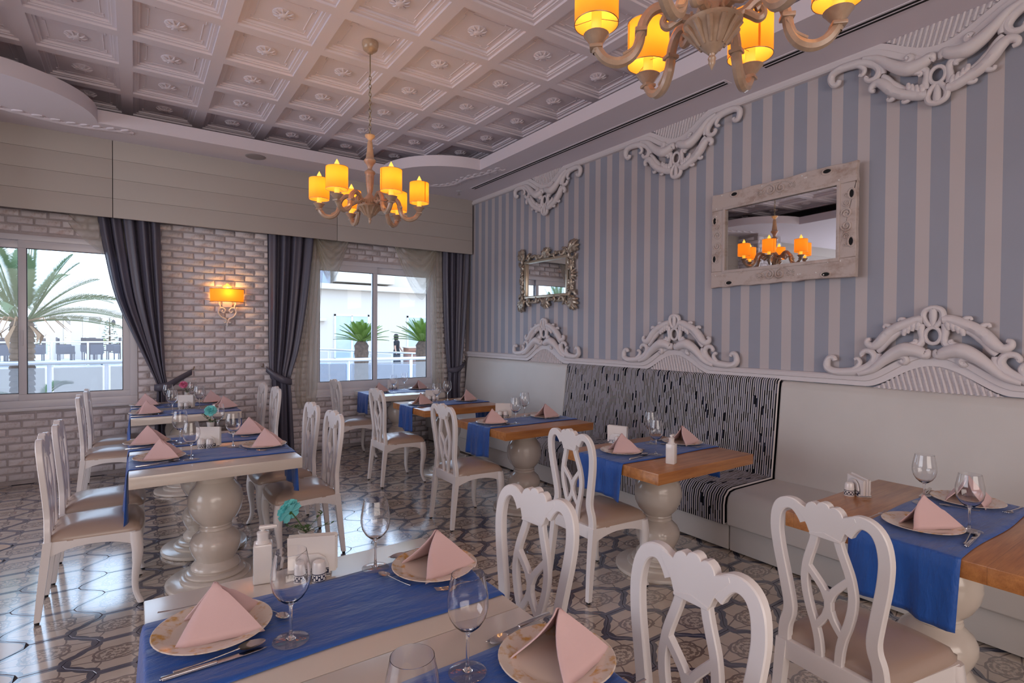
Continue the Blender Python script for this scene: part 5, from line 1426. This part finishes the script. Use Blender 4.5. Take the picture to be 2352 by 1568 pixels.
# terrace seating
def ext_chair(x, y, rz):
    t = empty('terrace_chair', (x, y, .40), rz)
    t.scale = (.82, .82, .95)
    MB().box(-.26, .26, -.25, .25, .36, .44, .02).build('seat', M['ext_dark'], t)
    MB().box(-.28, -.22, -.26, .26, .36, .90, .02).build('backrest', M['ext_dark'], t)
    for s in (-1, 1): MB().box(-.26, .24, s * .25 - .03, s * .25 + .03, .40, .64, .015).build('armrest', M['ext_dark'], t)
    for sx in (-1, 1):
        for sy in (-1, 1): MB().box(sx * .22 - .02, sx * .22 + .02, sy * .22 - .02, sy * .22 + .02, 0, .38).build('leg', M['ext_dark'], t, smooth=False)
    return tag(t, 'dark woven armchair on the terrace behind the far railing outside', 'chair', 'dark terrace chairs')
def ext_table(x, y):
    t = empty('terrace_table', (x, y, .40))
    MB().box(-.40, .40, -.40, .40, .70, .74, .008).build('tabletop', M['ext_table'], t); MB().lathe([(.25, 0), (.25, .02), (.03, .04), (.03, .70)], 12).build('table_leg', M['ext_dark'], t)
    return tag(t, 'grey topped table among the dark chairs on the terrace outside', 'table', 'terrace tables')
ct = None; tt = None; q = 0
for ty, xs in ((22.7, (-5.6, -3.3, -1.05, 1.2)), (25.2, (-5.9, -3.6, -1.35, .9))):
    for x in xs:
        x += random.uniform(-.1, .1)
        if tt is None: tt = ext_table(x, ty); ct = ext_chair(x - .72, ty, 0); reg(ct)
        else: copy_tree(tt, None, (x, ty, .40)); copy_tree(ct, None, (x - .72, ty + random.uniform(-.1, .1), .40), random.uniform(-.3, .3))
        copy_tree(ct, None, (x + .72, ty, .40), PI + random.uniform(-.3, .3)); copy_tree(ct, None, (x + .05, ty - .74, .40), PI / 2 + random.uniform(-.2, .2))
# pergola
t = empty('pergola', (-1.5, 27, .40)); tag(t, 'white pergola with thick posts and diagonal braces beyond the terrace', 'pergola')
MB().box(-9, 4, -.25, .25, 1.64, 1.97, .01).build('beam', M['ext_white'], t); MB().box(-9, 4, 3.2, 3.6, 1.70, 2.0, .01).build('beam', M['ext_white'], t)
for k, (x, w) in enumerate(((-3.35, .40), (-1.55, .40), (-.95, .36), (-.40, .34), (-.05, .30), (2.2, .4), (-6.2, .4))):
    MB().box(x + .6 - w / 2, x + .6 + w / 2, -.2, .2, 0, 1.66, .01).build('post', M['ext_white'], t) if k != 4 else None
for (a, b) in (((-.75, 1.62), (-.45, 1.30)), ((.40, 1.62), (.24, 1.25)), ((-2.6, 1.62), (-2.85, 1.2))):
    MB().tube([(a[0], 0, a[1]), (b[0], 0, b[1])], .07, 6).build('brace', M['ext_white'], t)
for k, x in enumerate((.62, 1.02)):
    tag(MB().lathe([(0, 0), (.05, .02), (.07, .10), (.06, .2), (.02, .24), (.006, .26), (.006, .34)], 8).build('lantern', M['ext_dark'], loc=(-.96 + x - .35, 26.7, 1.70)), ('left' if k == 0 else 'right') + ' small lantern hanging from the white pergola beam', 'lantern')
def frond(m, base, az, el, L, droop, nleaf, lw, ll, rr, vee=.55, twist=0):
    P = []; d = Vector((cos(az) * cos(el), sin(az) * cos(el), sin(el))); n = 14
    for k in range(n + 1):
        s = k / n; P.append(base + Vector((d.x, d.y, 0)) * L * s + Vector((0, 0, d.z * L * s - droop * L * s * s)))
    m.tube(P, [.022 * (1 - .85 * k / n) * L / 2 for k in range(n + 1)], 5)
    for k in range(nleaf):
        s = .14 + .86 * k / nleaf; i = min(int(s * n), n - 1); f = s * n - i; p = P[i].lerp(P[i + 1], f); t = (P[i + 1] - P[i]).normalized()
        side = t.cross(Vector((0, 0, 1))).normalized(); up = side.cross(t)
        for sg in (-1, 1):
            l = ll * (sin(PI * min(1, s * .92 + .08)) ** .6) * rr.uniform(.85, 1.1)
            e = p + (side * sg * .72 + t * .62 + up * vee).normalized() * l + Vector((0, 0, -.15 * l)); w = up.cross(side * sg).normalized() * lw + up * lw * .3
            m.add([p - w * .6, p.lerp(e, .45) - w + Vector((0, 0, .01)), e, p.lerp(e, .45) + w, p + w * .6], [(0, 1, 2, 3, 4)])
def palm(loc, zc, fr, trunk_r, nsh, label, L=2.3, seed=1):
    rr = random.Random(seed); t = empty('date_palm', loc); tag(t, label, 'palm', None)
    prof = [(trunk_r * 1.1, 0)]; z = 0.05
    while z < zc - .05:
        prof += [(trunk_r * (1.03 + rr.uniform(-.03, .05)), z), (trunk_r * .9, z + .045), (trunk_r * 1.05, z + .05)]; z += .085
    prof += [(trunk_r * .8, zc), (0, zc + .05)]
    MB().lathe(prof, 14).build('trunk', M['trunk'], t, ang=80)
    for (az, el, l, dr) in fr:
        m = MB(); frond(m, Vector((0.08 * cos(az), .08 * sin(az), zc - .02)), az, el, l, dr, 70, .0050, .40 * l / 2.2, rr); m.build('frond', M['frond'], t, ang=180)
    m = MB()
    for k in range(nsh):
        a = 2 * PI * k / nsh; r0 = trunk_r * .95; p = Vector((r0 * cos(a), r0 * sin(a), zc - .08)); l = rr.uniform(.22, .42)
        e = p + Vector((cos(a) * .10, sin(a) * .10, -l)); sd = Vector((-sin(a), cos(a), 0)) * rr.uniform(.03, .06); mid = p.lerp(e, .5) + Vector((cos(a), sin(a), 0)) * .09
        m.add([p - sd * .5, mid - sd, e, mid + sd, p + sd * .5], [(0, 1, 2, 3, 4)])
    for k in range(10):
        a = rr.uniform(0, 2 * PI); p = Vector((trunk_r * cos(a), trunk_r * sin(a), zc)); m.tube([p, p + Vector((cos(a) * .3, sin(a) * .3, .05)), p + Vector((cos(a) * .55, sin(a) * .55, -.18))], [.015, .010, .004], 5)
    m.build('dry_sheath', M['dry'], t, ang=180)
    return t
fr = [(R(a), R(e), l, d) for a, e, l, d in ((-28, 62, 1.6, .30), (-30, 47, 1.55, .30), (-36, 38, 1.75, .45), (-32, 22, 1.75, .38), (-20, 10, 1.55, .30), (60, 55, 1.6, .3), (100, 70, 1.6, .2), (140, 60, 1.7, .3), (170, 45, 1.8, .45), (-150, 60, 1.7, .3), (-120, 72, 1.6, .2), (-80, 65, 1.5, .25), (-90, 35, 1.3, .5), (150, 25, 1.7, .45), (200, 35, 1.7, .5), (20, 40, 1.6, .4), (-165, 15, 1.5, .4), (80, 80, 1.6, .1), (-60, 80, 1.6, .12), (230, 50, 1.6, .3), (0, 70, 1.6, .25), (180, 75, 1.6, .2))]
palm((-1.44, 11.3, -.40), 2.05, fr, .15, 9, 'date palm with arching green fronds right outside the left window', seed=2)
fr2 = [(R(a), R(e), 1.05, .45) for a, e in ((-20, 30), (-50, 10), (10, 15), (160, 30), (200, 15), (120, 50), (-100, 30), (60, 50), (-160, 40), (-35, 55))]
palm((-1.50, 13.2, -.40), .55, fr2, .11, 6, 'small palm seen through the lower glass railing behind the date palm', seed=5)
def cycad(x, y, zb, h, label, seed, L=.95):
    rr = random.Random(seed); t = empty('cycad', (x, y, zb)); tag(t, label, 'palm', 'bright green cycads')
    MB().lathe([(.22, 0)] + [(.20 + .02 * (k % 2), h * k / 14) for k in range(1, 14)] + [(.14, h), (0, h + .06)], 12).build('trunk', M['trunk'], t, ang=80)
    m = MB()
    for k in range(46):
        a = k * 2.399; el = R(12 + 68 * (k / 46) ** .9); frond(m, Vector((.06 * cos(a), .06 * sin(a), h)), a, el, L * rr.uniform(.85, 1.05) * (1 - .15 * k / 46), .18, 22, .016, .15, rr, .35)
    m.build('crown', M['cycad'], t, ang=180)
cycad(5.61, 16, -.40, 1.62, 'bright green cycad palm outside the far window, before the sash bar', 3)
cycad(7.62, 16, -.40, 1.62, 'bright green cycad palm outside the far window, at its right edge', 4, 1.1)
# conifers and bushes on the horizon
def conifer(x, y, h, label):
    t = empty('conifer', (x, y, -.40)); tag(t, label, 'tree', 'conifers beyond the terrace'); rr = random.Random(int(x * 10))
    MB().tube([(0, 0, 0), (0, 0, h * .95)], [.08, .02], 7).build('trunk', M['trunk'], t); m = MB()
    for k in range(150):
        s = k / 150; z = h * (.12 + .88 * s); r = h * .34 * (1 - s) ** .85 + .03; a = k * 2.399; e = Vector((r * cos(a), r * sin(a), z + r * .12)); p = Vector((0, 0, z)); sd = Vector((-sin(a), cos(a), 0)) * r * .22
        m.add([p, p.lerp(e, .6) + sd - Vector((0, 0, .03)), e, p.lerp(e, .6) - sd - Vector((0, 0, .03))], [(0, 1, 2, 3)])
    m.build('branches', M['conifer'], t, ang=180)
conifer(-1.12, 36.8, 2.75, 'small dark conifer beyond the pergola, right of the palm')
conifer(-4.45, 37.2, 3.0, 'larger dark conifer beyond the pergola, behind the palm trunk')
for k in range(6):
    rr = random.Random(k); t = MB(); x = -8.3 + k * 1.62
    for j in range(200):
        p = Vector((rr.uniform(-.66, .66), rr.gauss(0, .2), abs(rr.gauss(.85, .38)))); a = rr.uniform(0, 6); d = Vector((cos(a), sin(a), rr.uniform(-.5, .8))) * .13; sd = Vector((-sin(a), cos(a), 0)) * .06
        t.add([p, p + d * .5 + sd, p + d, p + d * .5 - sd], [(0, 1, 2, 3)])
    tag(t.build('bush', M['bush'], loc=(x, 35.2, -.35), ang=180), 'sunlit yellowish green bush on the horizon beyond the terrace', 'bush', 'bushes beyond the terrace')
# white hotel wing beyond the far window
b = empty('white_building', (9.8, 26, -.4)); tag(b, 'white rendered building with cornice and windows beyond the cycads', 'building')
MB().box(-6.5, 7, .0, 4, 0, 3.92, .02).build('wall', M['ext_white'], b, smooth=False)
MB().box(-6.7, 7.2, -.45, 4, 3.92, 4.18, .03).build('cornice', M['ext_white'], b, smooth=False)
MB().box(-6.5, 7, .6, 4, 4.18, 7.4, .02).build('upper_wall', M['ext_white'], b, smooth=False)
MB().box(-2.0, .9, -.30, .62, 4.30, 5.5, .02).build('balcony', M['ext_white'], b, smooth=False)
m = MB()
for k in range(44):
    a = random.uniform(-1.1, .3); m.box(a, a + .07, -.32, -.31, 4.95 + random.uniform(-.2, .3), 5.02 + random.uniform(-.2, .3))
f_ = m.build('balcony_fretwork', M['ext_dark'], b, smooth=False); f_['kind'] = 'stuff'
MB().box(-3.3, -2.2, -.02, .62, 4.18, 5.1, .01).build('grey_panel', M['ext_table'], b, smooth=False)
for (xa, xb) in ((-2.02, -.31), (1.69, 3.2), (4.4, 6.0)):
    f = MB().box(xa, xb, -.05, .02, .58, .68).box(xa, xb, -.05, .02, 2.68, 2.77).box(xa, xa + .08, -.05, .02, .58, 2.77).box(xb - .08, xb, -.05, .02, .58, 2.77).box((xa + xb) / 2 - .04, (xa + xb) / 2 + .04, -.05, .02, .68, 2.7).build('window', M['pvc'], b, smooth=False)
    MB().box(xa + .08, xb - .08, -.03, -.01, .68, 2.68).build('pane', M['ext_pane'], f, smooth=False)
MB().box(-4.2, -2.45, -.30, .02, 2.42, 2.55, .02).build('canopy', M['ext_white'], b)
# sloping ramp with railing and dark hedge band
t = MB().add([(3.2, 17.8, -.4), (11, 17.8, -.4), (11, 17.8, .25), (3.2, 17.8, .55), (3.2, 18.4, -.4), (11, 18.4, -.4), (11, 18.4, .25), (3.2, 18.4, .55)], [(0, 1, 2, 3), (7, 6, 5, 4), (3, 2, 6, 7), (0, 4, 5, 1), (0, 3, 7, 4), (1, 5, 6, 2)]).build('ramp_wall', M['ext_table'], smooth=False); t['kind'] = 'structure'
railing((3.6, 17.2, 1.04), (9.2, 17.2, .72), -.30, 1.04, 8, 'sloping steel railing of the ramp behind the near railing', glass=True, post_dx=.03, gm='clear_panel')
# people
def figure(loc, rz, h, label, arm_fwd):
    t = empty('person', loc, rz); tag(t, label, 'person')
    s = h / 1.66
    def skin_body(nodes, edges, name, mt):
        me = bpy.data.meshes.new(name); me.from_pydata([tuple(Vector(n[0]) * s) for n in nodes], edges, []); me.materials.append(mt)
        o = link(name, me, t); md = o.modifiers.new('skin', 'SKIN')
        me.update()
        bm = bmesh.new(); bm.from_mesh(me); lay = bm.verts.layers.skin.verify(); bm.verts.ensure_lookup_table()
        for i, n in enumerate(nodes): bm.verts[i][lay].radius = (n[1] * s, n[2] * s); bm.verts[i][lay].use_root = (i == 0)
        bm.to_mesh(me); bm.free(); sb = o.modifiers.new('sub', 'SUBSURF'); sb.levels = 1; sb.render_levels = 2
        me.shade_smooth(); return o
    f = arm_fwd
    nodes = [((0, 0, .95), .13, .10), ((0, 0, 1.15), .11, .085), ((0, 0, 1.33), .14, .09), ((0, 0, 1.44), .05, .05), ((.01, 0, 1.50), .055, .06), ((.015, 0, 1.58), .075, .08), ((.01, 0, 1.65), .05, .055),
             ((0, .16, 1.36), .048, .048), ((.03 + f * .3, .21, 1.12), .036, .036), ((.10 + f, .20, .92), .026, .026), ((.13 + f, .20, .84), .020, .03),
             ((0, -.16, 1.36), .048, .048), ((.0, -.22, 1.12), .036, .036), ((.05, -.23, .90), .026, .026), ((.07, -.23, .82), .020, .03),
             ((0, .09, .88), .085, .085), ((.01, .09, .48), .055, .055), ((-.02, .09, .08), .035, .035), ((.08, .09, .03), .03, .025),
             ((0, -.09, .88), .085, .085), ((.01, -.09, .48), .055, .055), ((-.02, -.09, .08), .035, .035), ((.08, -.09, .03), .03, .025)]
    edges = [(0, 1), (1, 2), (2, 3), (3, 4), (4, 5), (5, 6), (2, 7), (7, 8), (8, 9), (9, 10), (2, 11), (11, 12), (12, 13), (13, 14), (0, 15), (15, 16), (16, 17), (17, 18), (0, 19), (19, 20), (20, 21), (21, 22)]
    skin_body(nodes, edges, 'body', M['skin'])
    MB().lathe([(.10 * s, 1.42 * s), (.175 * s, 1.36 * s), (.165 * s, 1.2 * s), (.15 * s, 1.05 * s), (.20 * s, .9 * s), (.22 * s, .6 * s), (.25 * s, .38 * s), (.24 * s, .375 * s), (.14 * s, .9 * s)], 18, mtx=Matrix.Diagonal((.72, 1, 1, 1))).build('dress', M['black_dress'], t, ang=80)
    for sg in (-1, 1): MB().tube([(0, sg * .10 * s, 1.38 * s), (0, sg * .185 * s, 1.34 * s), (.015, sg * .215 * s, 1.2 * s)], [.06 * s, .065 * s, .055 * s], 8).build('sleeve', M['black_dress'], t)
    MB().lathe([(0, 1.70 * s), (.07 * s, 1.685 * s), (.10 * s, 1.62 * s), (.10 * s, 1.54 * s), (.085 * s, 1.44 * s), (.06 * s, 1.40 * s)], 14, (-.022, 0, 0)).build('hair', M['hair'], t, ang=80)
    for sg in (-1, 1): MB().lathe([(0, -.006), (.008, 0), (0, .006)], 6, (.088 * s, sg * .028 * s, 1.585 * s)).build('eye', M['black_dress'], t)
    MB().tube([(.085 * s, 0, 1.585 * s), (.108 * s, 0, 1.555 * s), (.088 * s, 0, 1.548 * s)], [.008, .014, .008], 6).build('nose', M['skin'], t)
    return t
figure((9.05, 21.5, -.20), R(-40), 1.62, 'person in a black dress standing sideways outside the far window', .10)
figure((10.75, 21.5, -.20), R(150), 1.62, 'person in dark clothes half hidden behind the right cycad outside', .05)
t = empty('planter', (9.75, 21.3, -.2)); tag(t, 'brown slatted planter standing between the two people outside', 'planter')
for k in range(7): MB().box(-.38, .38, -.30, -.27, .10 + k * .14, .21 + k * .14, .005).build('slat', M['brown_slat'], t)
MB().box(-.36, .36, -.27, .3, .08, 1.08, .01).build('box_body', M['brown_slat'], t); MB().box(-.40, .40, -.32, .32, 1.06, 1.10, .01).build('rim', M['ext_white'], t)
